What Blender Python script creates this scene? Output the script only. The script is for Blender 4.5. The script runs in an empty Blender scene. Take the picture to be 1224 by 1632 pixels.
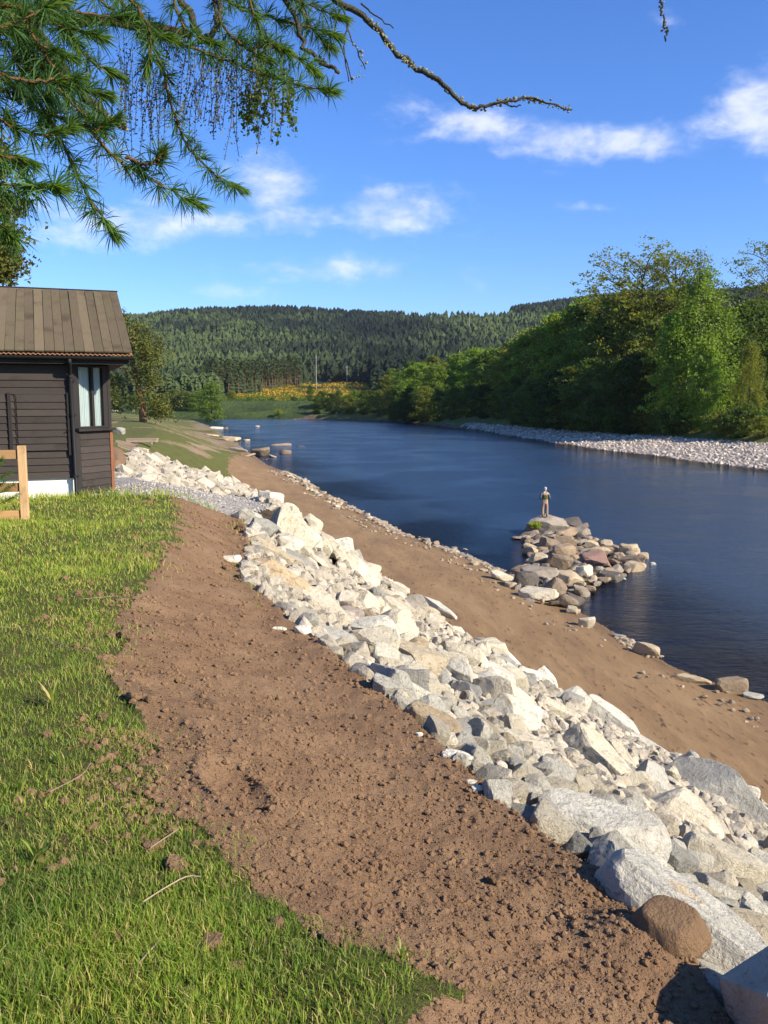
import bpy, math, random
import numpy as np
from mathutils import Matrix, Vector, Euler, Quaternion

random.seed(7)
RNG = np.random.default_rng(7)
SC = bpy.context.scene
COL = SC.collection
R = math.radians

# ------------------------------------------------------------------ camera
CAM_H = 8.0
PITCH = R(7.46)
FPX = 1374.0
cam_d = bpy.data.cameras.new('camera')
cam_d.sensor_fit = 'VERTICAL'
cam_d.sensor_height = 32.64
cam_d.lens = FPX / 1632 * 32.64
cam_d.clip_start = 0.05
cam_d.clip_end = 12000
cam = bpy.data.objects.new('camera', cam_d)
cam.location = (0, 0, CAM_H)
cam.rotation_euler = (math.pi / 2 - PITCH, 0, 0)
COL.objects.link(cam)
SC.camera = cam

# ------------------------------------------------------------------ sun, sky, exposure
SUN_EL, SUN_AZ = R(31), R(61)            # azimuth: from straight behind the camera round to the right
SUN_DIR = Vector((math.cos(SUN_EL) * math.sin(SUN_AZ), -math.cos(SUN_EL) * math.cos(SUN_AZ), math.sin(SUN_EL)))
sun_d = bpy.data.lights.new('sun', 'SUN')
sun_d.energy = 5.0
sun_d.angle = R(0.53)
sun_d.color = (1.0, 0.90, 0.765)
sun = bpy.data.objects.new('sun', sun_d)
sun.rotation_euler = SUN_DIR.to_track_quat('Z', 'Y').to_euler()
sun.location = SUN_DIR * 60
COL.objects.link(sun)

SC.view_settings.view_transform = 'Standard'
SC.view_settings.look = 'None'
SC.view_settings.exposure = 0.8
SC.view_settings.gamma = 1.0
SC.view_settings.use_curve_mapping = False
HAZE = .00004
SC.cycles.max_bounces = 8
SC.cycles.transparent_max_bounces = 12
SC.cycles.caustics_reflective = False
SC.cycles.caustics_refractive = False


class NT:
    """thin helper round a node tree"""
    def __init__(self, tree):
        self.t = tree
        tree.nodes.clear()

    def n(self, kind, **kw):
        nd = self.t.nodes.new(kind)
        for k, v in kw.items():
            if k.startswith('i_'):
                nd.inputs[k[2:].replace('_', ' ')].default_value = v
            else:
                setattr(nd, k, v)
        return nd

    def l(self, a, b):
        self.t.links.new(a, b)

    def val(self, sock, v):
        if hasattr(v, 'is_linked') or hasattr(v, 'links'):
            self.l(v, sock)
        else:
            sock.default_value = v

    def math(self, op, a, b=0.0, c=None, clamp=False):
        nd = self.n('ShaderNodeMath', operation=op, use_clamp=clamp)
        self.val(nd.inputs[0], a)
        self.val(nd.inputs[1], b)
        if c is not None:
            self.val(nd.inputs[2], c)
        return nd.outputs[0]

    def mix(self, f, a, b, mode='MIX'):
        nd = self.n('ShaderNodeMix', data_type='RGBA', blend_type=mode, clamp_factor=True)
        self.val(nd.inputs[0], f)
        self.val(nd.inputs[6], a if not isinstance(a, tuple) else (*a, 1)[:4])
        self.val(nd.inputs[7], b if not isinstance(b, tuple) else (*b, 1)[:4])
        return nd.outputs[2]

    def noise(self, vec, scale, detail=4, rough=0.55, dist=0.0, dim='3D'):
        nd = self.n('ShaderNodeTexNoise', noise_dimensions=dim)
        nd.inputs['Scale'].default_value = scale
        nd.inputs['Detail'].default_value = detail
        nd.inputs['Roughness'].default_value = rough
        nd.inputs['Distortion'].default_value = dist
        if vec is not None:
            self.l(vec, nd.inputs['Vector'])
        return nd.outputs['Fac']

    def ramp(self, f, stops, interp='LINEAR'):
        nd = self.n('ShaderNodeValToRGB')
        cr = nd.color_ramp
        cr.interpolation = interp
        while len(cr.elements) < len(stops):
            cr.elements.new(0.5)
        for e, (p, c) in zip(cr.elements, stops):
            e.position = p
            e.color = (*c, 1) if len(c) == 3 else c
        self.val(nd.inputs[0], f)
        return nd.outputs[0]

    def smooth(self, x, a, b):
        nd = self.n('ShaderNodeMapRange', interpolation_type='SMOOTHSTEP')
        self.val(nd.inputs[0], x)
        self.val(nd.inputs[1], a)
        self.val(nd.inputs[2], b)
        return nd.outputs[0]


world = bpy.data.worlds.new('World')
SC.world = world
world.use_nodes = True
w = NT(world.node_tree)
sky = w.n('ShaderNodeTexSky', sky_type='NISHITA', sun_disc=False)
sky.sun_elevation = SUN_EL
# the sky's sun at rotation 0 stands at +Y and turns clockwise seen from above
sky.sun_rotation = math.atan2(SUN_DIR.x, SUN_DIR.y)
sky.air_density = 1.0
sky.dust_density = 0.15
sky.ozone_density = 2.2
geo = w.n('ShaderNodeTexCoord')
sep = w.n('ShaderNodeSeparateXYZ')
w.l(geo.outputs['Generated'], sep.inputs[0])
hs = w.n('ShaderNodeHueSaturation')
hs.inputs['Saturation'].default_value = 1.08
hs.inputs['Value'].default_value = 1.0
w.l(w.mix(1.0, sky.outputs[0], (.66, .83, 1.24), 'MULTIPLY'), hs.inputs['Color'])
# cumulus puffs: soft blobs round given directions (azimuth/elevation), broken up by noise
dirn = geo.outputs['Generated']
mp = w.n('ShaderNodeMapping')
mp.inputs['Scale'].default_value = (1, 1, 1.9)
w.l(dirn, mp.inputs['Vector'])
nz = w.noise(mp.outputs[0], 12.0, 9, 0.6, 0.2)
nzb = w.noise(mp.outputs[0], 30.0, 5, 0.6)
nz = w.math('ADD', w.math('MULTIPLY', nz, 0.8), w.math('MULTIPLY', nzb, 0.2))
ax = w.math('DIVIDE', sep.outputs[0], w.math('MAXIMUM', sep.outputs[1], 0.05))
el = w.math('DIVIDE', sep.outputs[2], w.math('MAXIMUM', sep.outputs[1], 0.05))


def sky_ae(u, v):
    a, b = (u - 612) / FPX, (816 - v) / FPX
    y = math.cos(PITCH) + b * math.sin(PITCH)
    z = -math.sin(PITCH) + b * math.cos(PITCH)
    return a / y, z / y


CL = [  # u, v, half width, half height, strength
    (645, 178, 60, 30, .62), (780, 198, 130, 34, .8), (900, 222, 120, 36, .95), (1010, 222, 130, 36, .95), (1130, 200, 110, 30, .75), (1215, 170, 90, 70, .9),
    (1080, 40, 55, 30, .5), (440, 300, 80, 52, .98), (470, 345, 90, 34, .9), (630, 335, 105, 44, .95), (720, 320, 60, 24, .35),
    (250, 355, 190, 40, .8), (120, 370, 140, 34, .65), (540, 428, 190, 24, .74), (920, 332, 80, 16, .4), (300, 460, 300, 24, .25), (650, 450, 240, 26, .25),
    (220, 250, 120, 40, .4), (60, 170, 90, 36, .5), (1400, 260, 200, 60, .8), (-200, 300, 220, 60, .7), (1600, 420, 260, 40, .6), (-500, 400, 260, 40, .6),
    (710, 130, 40, 14, .25)]
acc = None
for (u, v, hw, hh, st) in CL:
    a0, e0 = sky_ae(u, v)
    dx = w.math('MULTIPLY', w.math('SUBTRACT', ax, a0), FPX / hw)
    dy = w.math('MULTIPLY', w.math('SUBTRACT', el, e0), FPX / hh)
    r2 = w.math('ADD', w.math('MULTIPLY', dx, dx), w.math('MULTIPLY', dy, dy))
    g = w.math('MULTIPLY', w.math('POWER', 2.718, w.math('MULTIPLY', r2, -0.9)), st)
    acc = g if acc is None else w.math('MAXIMUM', acc, g)
dens = w.math('ADD', w.math('MULTIPLY', acc, 0.62), w.math('MULTIPLY', w.math('SUBTRACT', nz, 0.5), 1.5))
dens = w.math('MULTIPLY', w.smooth(dens, 0.17, 0.72), w.smooth(acc, 0.02, 0.3))
front = w.math('GREATER_THAN', sep.outputs[1], 0.1)
dens = w.math('MULTIPLY', dens, front)
cloud_col = w.mix(w.smooth(nz, .42, .62), (4.7, 5.2, 6.9), (7.0, 7.0, 7.5))
dens = w.math('MULTIPLY', dens, 0.66)
mixed = w.mix(dens, hs.outputs[0], cloud_col)
bg = w.n('ShaderNodeBackground')
bg.inputs['Strength'].default_value = 0.10
w.l(mixed, bg.inputs['Color'])
out = w.n('ShaderNodeOutputWorld')
w.l(bg.outputs[0], out.inputs[0])


# ------------------------------------------------------------------ small helpers
def tag(o, label, cat, group=None, kind=None):
    o['label'] = label
    o['category'] = cat
    if group:
        o['group'] = group
    if kind:
        o['kind'] = kind
    return o


def mesh_np(name, V, F, mat=None, smooth=False, attrs=None, uniform=None):
    """V (n,3); F either (m,3)/(m,4) array or list of arrays of those"""
    me = bpy.data.meshes.new(name)
    V = np.asarray(V, dtype=np.float32)
    Fs = F if isinstance(F, list) else [F]
    Fs = [np.asarray(f, dtype=np.int32) for f in Fs if len(f)]
    me.vertices.add(len(V))
    me.vertices.foreach_set('co', V.ravel())
    nl = sum(f.size for f in Fs)
    npoly = sum(len(f) for f in Fs)
    me.loops.add(nl)
    me.loops.foreach_set('vertex_index', np.concatenate([f.ravel() for f in Fs]))
    me.polygons.add(npoly)
    tot = np.concatenate([np.full(len(f), f.shape[1], dtype=np.int32) for f in Fs])
    st = np.concatenate([[0], np.cumsum(tot)[:-1]]).astype(np.int32)
    me.polygons.foreach_set('loop_start', st)
    me.polygons.foreach_set('loop_total', tot)
    me.polygons.foreach_set('use_smooth', np.full(npoly, bool(smooth)))
    if attrs:
        for k, a in attrs.items():
            at = me.attributes.new(k, 'FLOAT', 'POINT')
            at.data.foreach_set('value', np.asarray(a, dtype=np.float32))
    me.update(calc_edges=True)
    if mat:
        me.materials.append(mat)
    return me


def link(name, me, parent=None, loc=None, rot=None, scale=None):
    o = bpy.data.objects.new(name, me)
    COL.objects.link(o)
    if parent:
        o.parent = parent
    if loc is not None:
        o.location = loc
    if rot is not None:
        o.rotation_euler = rot
    if scale is not None:
        o.scale = scale
    return o


def empty(name, loc=(0, 0, 0), rotz=0):
    o = bpy.data.objects.new(name, None)
    o.empty_display_size = 0.3
    COL.objects.link(o)
    o.location = loc
    o.rotation_euler = (0, 0, rotz)
    return o


def box_arr(x0, x1, y0, y1, z0, z1):
    V = np.array([(x, y, z) for x in (x0, x1) for y in (y0, y1) for z in (z0, z1)], float)
    F = np.array([(0, 1, 3, 2), (4, 6, 7, 5), (0, 4, 5, 1), (2, 3, 7, 6), (0, 2, 6, 4), (1, 5, 7, 3)])
    return V, F


def join(parts):
    Vs, Fs, o = [], {}, 0
    for V, F in parts:
        V = np.asarray(V)
        for f in (F if isinstance(F, list) else [F]):
            f = np.asarray(f)
            Fs.setdefault(f.shape[1], []).append(f + o)
        Vs.append(V)
        o += len(V)
    return np.concatenate(Vs), [np.concatenate(f) for f in Fs.values()]


def tube_arr(path, rad, sides=6, cap=True):
    P = np.asarray(path, float)
    n = len(P)
    rad = np.broadcast_to(np.asarray(rad, float), (n,))
    T = np.gradient(P, axis=0)
    T /= np.linalg.norm(T, axis=1, keepdims=True) + 1e-12
    up = np.array([0, 0, 1.0]) if abs(T[0, 2]) < .9 else np.array([1.0, 0, 0])
    V = []
    a = np.linspace(0, 2 * math.pi, sides, endpoint=False)
    u = np.cross(up, T[0])
    u /= np.linalg.norm(u)
    for i in range(n):
        u = u - T[i] * np.dot(u, T[i])
        u /= np.linalg.norm(u) + 1e-12
        v = np.cross(T[i], u)
        V.append(P[i] + rad[i] * (np.cos(a)[:, None] * u + np.sin(a)[:, None] * v))
    V = np.concatenate(V)
    i = np.arange(n - 1)[:, None] * sides
    j = np.arange(sides)[None, :]
    j2 = (j + 1) % sides
    F = np.stack([i + j, i + j2, i + sides + j2, i + sides + j], -1).reshape(-1, 4)
    if cap:
        V = np.concatenate([V, P[:1], P[-1:]])
        c0, c1 = len(V) - 2, len(V) - 1
        jj = np.arange(sides)
        f0 = np.stack([np.full(sides, c0), (jj + 1) % sides, jj], -1)
        b = (n - 1) * sides
        f1 = np.stack([np.full(sides, c1), b + jj, b + (jj + 1) % sides], -1)
        return V, [F, np.concatenate([f0, f1])]
    return V, [F]


def smooth_path(pts, n=24):
    P = np.asarray(pts, float)
    k = len(P)
    t = np.linspace(0, k - 1, n)
    Q = np.concatenate([[2 * P[0] - P[1]], P, [2 * P[-1] - P[-2]]])
    i = np.minimum(t.astype(int), k - 2)
    f = (t - i)[:, None]
    a, b, c, d = Q[i], Q[i + 1], Q[i + 2], Q[i + 3]
    return .5 * (2 * b + (c - a) * f + (2 * a - 5 * b + 4 * c - d) * f ** 2 + (3 * b - a - 3 * c + d) * f ** 3)


def hash2(ix, iy, seed):
    h = np.sin(ix * 127.1 + iy * 311.7 + seed * 74.7) * 43758.5453
    return h - np.floor(h)


def vnoise(x, y, seed=0):
    x = np.asarray(x, float)
    y = np.asarray(y, float)
    ix, iy = np.floor(x), np.floor(y)
    fx, fy = x - ix, y - iy
    fx = fx * fx * (3 - 2 * fx)
    fy = fy * fy * (3 - 2 * fy)
    a, b = hash2(ix, iy, seed), hash2(ix + 1, iy, seed)
    c, d = hash2(ix, iy + 1, seed), hash2(ix + 1, iy + 1, seed)
    return (a * (1 - fx) + b * fx) * (1 - fy) + (c * (1 - fx) + d * fx) * fy


def fbm(x, y, seed=0, oct=4):
    s, a, t = 0, .5, 0
    for k in range(oct):
        s = s + a * vnoise(x * 2 ** k, y * 2 ** k, seed + k * 13)
        t += a
        a *= .5
    return s / t


def sstep(x, a, b):
    t = np.clip((x - a) / (b - a), 0, 1)
    return t * t * (3 - 2 * t)


# ------------------------------------------------------------------ materials
def new_mat(name):
    m = bpy.data.materials.new(name)
    m.use_nodes = True
    return m, NT(m.node_tree)


def finish(nt, col, rough=.9, bump=None, bs=.5, bd=.05, spec=.3, extra=None):
    p = nt.n('ShaderNodeBsdfPrincipled')
    nt.val(p.inputs['Base Color'], col if not isinstance(col, tuple) else (*col, 1))
    nt.val(p.inputs['Roughness'], rough)
    nt.val(p.inputs['Specular IOR Level'], spec)
    if bump is not None:
        b = nt.n('ShaderNodeBump')
        b.inputs['Strength'].default_value = bs
        b.inputs['Distance'].default_value = bd
        nt.l(bump, b.inputs['Height'])
        nt.l(b.outputs[0], p.inputs['Normal'])
    o = nt.n('ShaderNodeOutputMaterial')
    nt.l(p.outputs[0], o.inputs[0])
    return p


def pos(nt):
    return nt.n('ShaderNodeNewGeometry').outputs['Position']


def objc(nt):
    return nt.n('ShaderNodeTexCoord').outputs['Object']


M = {}

m, t = new_mat('grass_ground'); p = pos(t)
c = t.ramp(t.noise(p, 1.3, 6, .6), [(.3, (.085, .115, .022)), (.5, (.13, .15, .032)), (.72, (.19, .165, .06))])
c = t.mix(t.smooth(t.noise(p, 9, 5, .7), .52, .72), c, (.13, .10, .045))
c = t.mix(t.smooth(t.noise(p, .06, 3), .4, .65), c, (.15, .17, .045))
c = t.mix(t.smooth(t.noise(p, 55, 5, .75), .46, .60), c, (.095, .085, .034))
c = t.mix(t.smooth(t.noise(p, 120, 3, .7), .60, .70), c, (.30, .25, .11))
b = t.noise(p, 55, 5, .75)
finish(t, c, .95, b, 1.0, .06, .1); M['grass_ground'] = m

m, t = new_mat('soil'); p = pos(t)
n1, n2, n3 = t.noise(p, 2.2, 5, .6), t.noise(p, 38, 5, .7), t.noise(p, 130, 3, .7)
c = t.ramp(n1, [(.3, (.195, .116, .062)), (.55, (.242, .149, .080)), (.75, (.280, .180, .100))])
c = t.mix(t.smooth(n2, .35, .7), t.mix(.25, c, (.13, .08, .045)), c)
bb = t.math('ADD', t.math('MULTIPLY', n2, .7), t.math('MULTIPLY', n3, .3))
finish(t, c, .95, bb, .9, .022, .1); M['soil'] = m

m, t = new_mat('sand'); p = pos(t)
mpn = t.n('ShaderNodeMapping'); mpn.inputs['Rotation'].default_value = (0, 0, R(-18)); mpn.inputs['Scale'].default_value = (1, .3, 1); t.l(p, mpn.inputs['Vector'])
n1, n2, n3 = t.noise(mpn.outputs[0], .9, 6, .62), t.noise(mpn.outputs[0], 6, 5, .65), t.noise(p, 60, 4, .7)
c = t.ramp(n1, [(.28, (.190, .114, .056)), (.5, (.245, .153, .070)), (.75, (.29, .188, .090))])
c = t.mix(t.smooth(n2, .58, .66), c, (.105, .06, .03))
wet = t.n('ShaderNodeAttribute', attribute_name='wet').outputs['Fac']
c = t.mix(t.math('MULTIPLY', wet, .55), c, (.085, .05, .03))
bb = t.math('ADD', t.math('MULTIPLY', n2, .6), t.math('MULTIPLY', n3, .25))
finish(t, c, .85, bb, .8, .055, .2); M['sand'] = m

m, t = new_mat('gravel'); p = pos(t)
vo = t.n('ShaderNodeTexVoronoi'); vo.inputs['Scale'].default_value = 26; t.l(p, vo.inputs['Vector'])
bw = t.n('ShaderNodeRGBToBW'); t.l(vo.outputs['Color'], bw.inputs[0])
c = t.ramp(bw.outputs[0], [(.1, (.25, .22, .18)), (.5, (.36, .33, .28)), (.9, (.48, .45, .39))])
c = t.mix(t.smooth(t.noise(p, 2.5, 5, .6), .55, .75), c, (.22, .15, .10))
b = t.math('MULTIPLY', vo.outputs['Distance'], -1.0)
finish(t, c, .9, b, 1, .04, .2); M['gravel'] = m

m, t = new_mat('shingle'); p = pos(t)
vo = t.n('ShaderNodeTexVoronoi'); vo.inputs['Scale'].default_value = 2.4; t.l(p, vo.inputs['Vector'])
bw = t.n('ShaderNodeRGBToBW'); t.l(vo.outputs['Color'], bw.inputs[0])
c = t.ramp(bw.outputs[0], [(.1, (.20, .17, .14)), (.5, (.38, .32, .25)), (.9, (.58, .50, .40))])
c = t.mix(t.smooth(t.noise(p, .25, 5, .6), .45, .7), c, (.22, .18, .14))
b = t.math('MULTIPLY', vo.outputs['Distance'], -1.0)
finish(t, c, .9, b, 1, .35, .2); M['shingle'] = m

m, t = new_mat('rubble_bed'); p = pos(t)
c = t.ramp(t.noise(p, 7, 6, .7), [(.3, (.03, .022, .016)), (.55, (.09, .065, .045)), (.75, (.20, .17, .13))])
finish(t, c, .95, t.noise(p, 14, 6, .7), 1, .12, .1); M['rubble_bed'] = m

m, t = new_mat('river_bed'); p = pos(t)
vo = t.n('ShaderNodeTexVoronoi'); vo.inputs['Scale'].default_value = 3.2; t.l(p, vo.inputs['Vector'])
bw = t.n('ShaderNodeRGBToBW'); t.l(vo.outputs['Color'], bw.inputs[0])
c = t.ramp(bw.outputs[0], [(.1, (.04, .028, .018)), (.6, (.12, .08, .05)), (.95, (.26, .19, .13))])
finish(t, c, .9, vo.outputs['Distance'], .6, .1, .2); M['river_bed'] = m

m, t = new_mat('earth_track'); p = pos(t)
n1 = t.noise(p, .5, 6, .65)
c = t.ramp(n1, [(.3, (.20, .135, .08)), (.55, (.27, .19, .12)), (.75, (.33, .26, .17))])
c = t.mix(t.smooth(t.noise(p, .35, 5, .65, .5), .52, .64), c, (.14, .16, .035))
finish(t, c, .95, t.noise(p, 6, 5, .7), .7, .15, .1); M['earth_track'] = m

m, t = new_mat('hill_ground'); p = pos(t)
c = t.ramp(t.noise(p, .02, 6, .65), [(.3, (.020, .032, .010)), (.6, (.035, .055, .016)), (.8, (.055, .075, .024))])
tr = t.n('ShaderNodeAttribute', attribute_name='track').outputs['Fac']
c = t.mix(tr, c, (.34, .30, .22))
gr = t.n('ShaderNodeAttribute', attribute_name='field').outputs['Fac']
c = t.mix(gr, c, t.ramp(t.noise(p, .05, 5, .6), [(.35, (.035, .055, .016)), (.6, (.075, .105, .028))]))
finish(t, c, .95, t.noise(p, .3, 5, .7), .8, 2, .1); M['hill_ground'] = m


def water_mat():
    m, t = new_mat('river_water')
    p = pos(t)
    mp = t.n('ShaderNodeMapping'); mp.inputs['Rotation'].default_value = (0, 0, R(20)); mp.inputs['Scale'].default_value = (.55, 1.25, 1); t.l(p, mp.inputs['Vector'])
    a = t.noise(mp.outputs[0], .75, 3, .55, .8)
    b = t.noise(mp.outputs[0], 3.6, 5, .68, .5)
    c = t.noise(p, .09, 3, .5, .5)
    calm = t.smooth(c, .38, .62)
    h = t.math('ADD', t.math('MULTIPLY', a, .16), t.math('MULTIPLY', b, .11))
    h = t.math('MULTIPLY', h, t.math('ADD', t.math('MULTIPLY', calm, .75), .5))
    bp = t.n('ShaderNodeBump'); bp.inputs['Strength'].default_value = 1.0; bp.inputs['Distance'].default_value = 1.0
    t.l(h, bp.inputs['Height'])
    fr = t.n('ShaderNodeFresnel'); fr.inputs['IOR'].default_value = 1.33; t.l(bp.outputs[0], fr.inputs['Normal'])
    gl = t.n('ShaderNodeBsdfGlossy'); gl.inputs['Roughness'].default_value = .10; gl.inputs['Color'].default_value = (.95, .97, 1, 1)
    t.l(bp.outputs[0], gl.inputs['Normal'])
    tp = t.n('ShaderNodeBsdfTransparent'); tp.inputs['Color'].default_value = (.30, .20, .12, 1)
    df = t.n('ShaderNodeBsdfDiffuse'); df.inputs['Color'].default_value = (.028, .055, .098, 1)  # blue of the reflected sky partly put into the diffuse colour
    dep = t.n('ShaderNodeAttribute', attribute_name='depth').outputs['Fac']
    m1 = t.n('ShaderNodeMixShader'); t.l(t.math('MULTIPLY', t.smooth(dep, .35, 1.5), .9), m1.inputs[0]); t.l(tp.outputs[0], m1.inputs[1]); t.l(df.outputs[0], m1.inputs[2])
    ms = t.n('ShaderNodeMixShader'); t.l(fr.outputs[0], ms.inputs[0]); t.l(m1.outputs[0], ms.inputs[1]); t.l(gl.outputs[0], ms.inputs[2])
    o = t.n('ShaderNodeOutputMaterial'); t.l(ms.outputs[0], o.inputs[0])
    return m


M['water'] = water_mat()


def rock_mat(name, mud=.25, ochre=.2):
    m, t = new_mat(name)
    oi = t.n('ShaderNodeObjectInfo')
    oc = t.n('ShaderNodeTexCoord').outputs['Object']
    ad = t.n('ShaderNodeVectorMath', operation='ADD')
    t.l(oc, ad.inputs[0])
    sc = t.n('ShaderNodeVectorMath', operation='SCALE'); sc.inputs['Scale'].default_value = 37.0
    t.l(oi.outputs['Random'], sc.inputs[0]); t.l(sc.outputs[0], ad.inputs[1])
    v = ad.outputs[0]
    isl = t.n('ShaderNodeNewGeometry').outputs['Random Per Island']
    n1, n2, n3 = t.noise(v, 1.6, 6, .62, .3), t.noise(v, 6, 6, .7, .6), t.noise(v, 24, 4, .7)
    base = oi.outputs['Color']
    c = t.mix(t.smooth(n1, .35, .7), t.mix(.30, base, (.45, .42, .36), 'MULTIPLY'), base)
    c = t.mix(t.smooth(n2, .54, .66), c, t.mix(1.0, c, (.56, .55, .52), 'MULTIPLY'))
    c = t.mix(t.smooth(n3, .58, .70), c, t.mix(1.0, c, (.60, .59, .55), 'MULTIPLY'))
    c = t.mix(t.math('MULTIPLY', t.smooth(t.noise(v, 2.3, 4, .6), .62, .75), ochre * 3), c, (.46, .32, .16))
    c = t.mix(t.math('MULTIPLY', t.smooth(t.noise(v, 1.1, 5, .7), .6, .72), mud * 2.2), c, (.24, .165, .11))
    lines = t.n('ShaderNodeTexWave', wave_type='BANDS'); lines.inputs['Scale'].default_value = 2.2; lines.inputs['Distortion'].default_value = 9; lines.inputs['Detail'].default_value = 3
    t.l(v, lines.inputs['Vector'])
    c = t.mix(t.math('MULTIPLY', t.smooth(lines.outputs['Fac'], .93, .99), .10), c, (.16, .15, .13))
    isv = t.math('ADD', t.math('MULTIPLY', isl, .5), .72)
    hsv = t.n('ShaderNodeHueSaturation'); t.l(c, hsv.inputs['Color']); t.l(isv, hsv.inputs['Value'])
    bb = t.math('ADD', t.math('MULTIPLY', n2, .65), t.math('MULTIPLY', n3, .25))
    finish(t, hsv.outputs[0], .88, bb, 1.0, .08, .2)
    return m


M['rock'] = rock_mat('pale_rock')
M['river_rock'] = rock_mat('weathered_rock', .35, .3)

m, t = new_mat('mud_boulder'); p = pos(t)
n1, n2 = t.noise(p, 6, 5, .65), t.noise(p, 45, 5, .7)
c = t.ramp(n1, [(.3, (.19, .118, .062)), (.7, (.27, .172, .095))])
finish(t, c, .95, t.math('ADD', t.math('MULTIPLY', n1, .6), t.math('MULTIPLY', n2, .6)), 1.0, .05, .1); M['mud'] = m


def leaf_mat(name, c0, c1, trans=.35, per_face=True):
    m, t = new_mat(name)
    oi = t.n('ShaderNodeObjectInfo')
    isl = t.n('ShaderNodeNewGeometry').outputs['Random Per Island']
    c = t.mix(isl, c0, c1)
    oc = t.n('ShaderNodeTexCoord').outputs['Object']
    c = t.mix(t.smooth(t.noise(oc, .35, 3), .35, .65), c, t.mix(1.0, c, (1.22, 1.16, .88), 'MULTIPLY'))
    c = t.mix(1.0, c, oi.outputs['Color'], 'MULTIPLY')
    d = t.n('ShaderNodeBsdfPrincipled'); t.l(c, d.inputs['Base Color']); d.inputs['Roughness'].default_value = .6; d.inputs['Specular IOR Level'].default_value = .2
    tr = t.n('ShaderNodeBsdfTranslucent')
    t.l(t.mix(1.0, c, (1.25, 1.3, .55), 'MULTIPLY'), tr.inputs['Color'])
    ms = t.n('ShaderNodeMixShader'); ms.inputs[0].default_value = trans
    t.l(d.outputs[0], ms.inputs[1]); t.l(tr.outputs[0], ms.inputs[2])
    o = t.n('ShaderNodeOutputMaterial'); t.l(ms.outputs[0], o.inputs[0])
    return m


M['leaf'] = leaf_mat('broad_leaf', (.090, .130, .030), (.150, .200, .046), .45)
M['pine_leaf'] = leaf_mat('pine_needle', (.050, .060, .018), (.105, .105, .034), .15)
M['larch_needle'] = leaf_mat('larch_needle', (.050, .115, .028), (.095, .185, .045), .4)
M['gorse'] = leaf_mat('gorse_flower', (.36, .22, .02), (.52, .33, .03), .2)
M['lichen_strand'] = leaf_mat('hanging_twig', (.07, .07, .04), (.15, .16, .07), .1)


def bark_mat(name, c0, c1, scale=8, lich=0.0, lc=(.25, .26, .13)):
    m, t = new_mat(name)
    oc = objc(t)
    n1, n2 = t.noise(oc, scale, 5, .7), t.noise(oc, scale * 4, 4, .7)
    c = t.mix(n1, c0, c1)
    if lich:
        c = t.mix(t.math('MULTIPLY', t.smooth(n2, .45, .6), lich), c, lc)
    finish(t, c, .9, n2, 1, .03, .1)
    return m


M['bark'] = bark_mat('bark', (.045, .035, .026), (.12, .095, .07), 3)
M['pine_bark'] = bark_mat('pine_bark', (.10, .052, .028), (.24, .13, .07), 2)
M['larch_bark'] = bark_mat('larch_bark', (.07, .045, .03), (.16, .10, .065), 30)
M['lichen_bark'] = bark_mat('lichen_bark', (.07, .055, .04), (.14, .12, .08), 40, .8, (.19, .19, .11))
M['young_bark'] = bark_mat('young_shoot', (.22, .11, .045), (.34, .19, .08), 30)


def wood_mat(name, c0, c1, stretch=(1, 12, 12), moss=None, rough=.85, bs=.4):
    m, t = new_mat(name)
    oi = t.n('ShaderNodeObjectInfo')
    oc = objc(t)
    mp = t.n('ShaderNodeMapping'); mp.inputs['Scale'].default_value = stretch
    ad = t.n('ShaderNodeVectorMath', operation='ADD'); t.l(oc, ad.inputs[0])
    sc = t.n('ShaderNodeVectorMath', operation='SCALE'); sc.inputs['Scale'].default_value = 23.0; t.l(oi.outputs['Random'], sc.inputs[0]); t.l(sc.outputs[0], ad.inputs[1])
    t.l(ad.outputs[0], mp.inputs['Vector'])
    n1 = t.noise(mp.outputs[0], 4, 6, .65, .8)
    n2 = t.noise(ad.outputs[0], 2.2, 5, .6)
    c = t.mix(n1, c0, c1)
    c = t.mix(t.smooth(n2, .5, .75), c, t.mix(1.0, c, (.62, .60, .56), 'MULTIPLY'))
    if moss:
        c = t.mix(t.math('MULTIPLY', t.smooth(t.noise(ad.outputs[0], 1.4, 5, .65), .48, .66), .6), c, moss)
    v = t.math('ADD', t.math('MULTIPLY', oi.outputs['Random'], .45), .78)
    hsv = t.n('ShaderNodeHueSaturation'); t.l(c, hsv.inputs['Color']); t.l(v, hsv.inputs['Value'])
    finish(t, hsv.outputs[0], rough, n1, bs, .01, .25)
    return m


M['black_board'] = wood_mat('black_stained_board', (.028, .022, .018), (.062, .050, .041), (2, 20, 20))
M['black_trim'] = wood_mat('black_trim', (.016, .014, .012), (.034, .029, .026), (6, 6, 1))
M['roof_plank'] = wood_mat('weathered_roof_plank', (.080, .060, .034), (.165, .125, .074), (14, 1, 1), (.115, .10, .045))
M['fence_wood'] = wood_mat('new_fence_wood', (.42, .25, .105), (.62, .41, .21), (8, 8, 1))
M['rail_wood'] = wood_mat('fence_rail_wood', (.30, .16, .06), (.46, .28, .12), (1, 10, 10))
M['red_wood'] = wood_mat('red_cedar_edge', (.17, .065, .03), (.26, .11, .05), (8, 8, 1))
M['plank'] = wood_mat('bleached_plank', (.28, .20, .13), (.40, .31, .21), (1, 8, 8))


def flat_mat(name, col, rough=.6, spec=.3, metal=0, bump=None):
    m, t = new_mat(name)
    oc = objc(t)
    n = t.noise(oc, 12, 5, .6)
    c = t.mix(n, tuple(x * .82 for x in col), tuple(min(1, x * 1.12) for x in col))
    p = finish(t, c, rough, n if bump else None, bump or 0, .01, spec)
    p.inputs['Metallic'].default_value = metal
    return m


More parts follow.
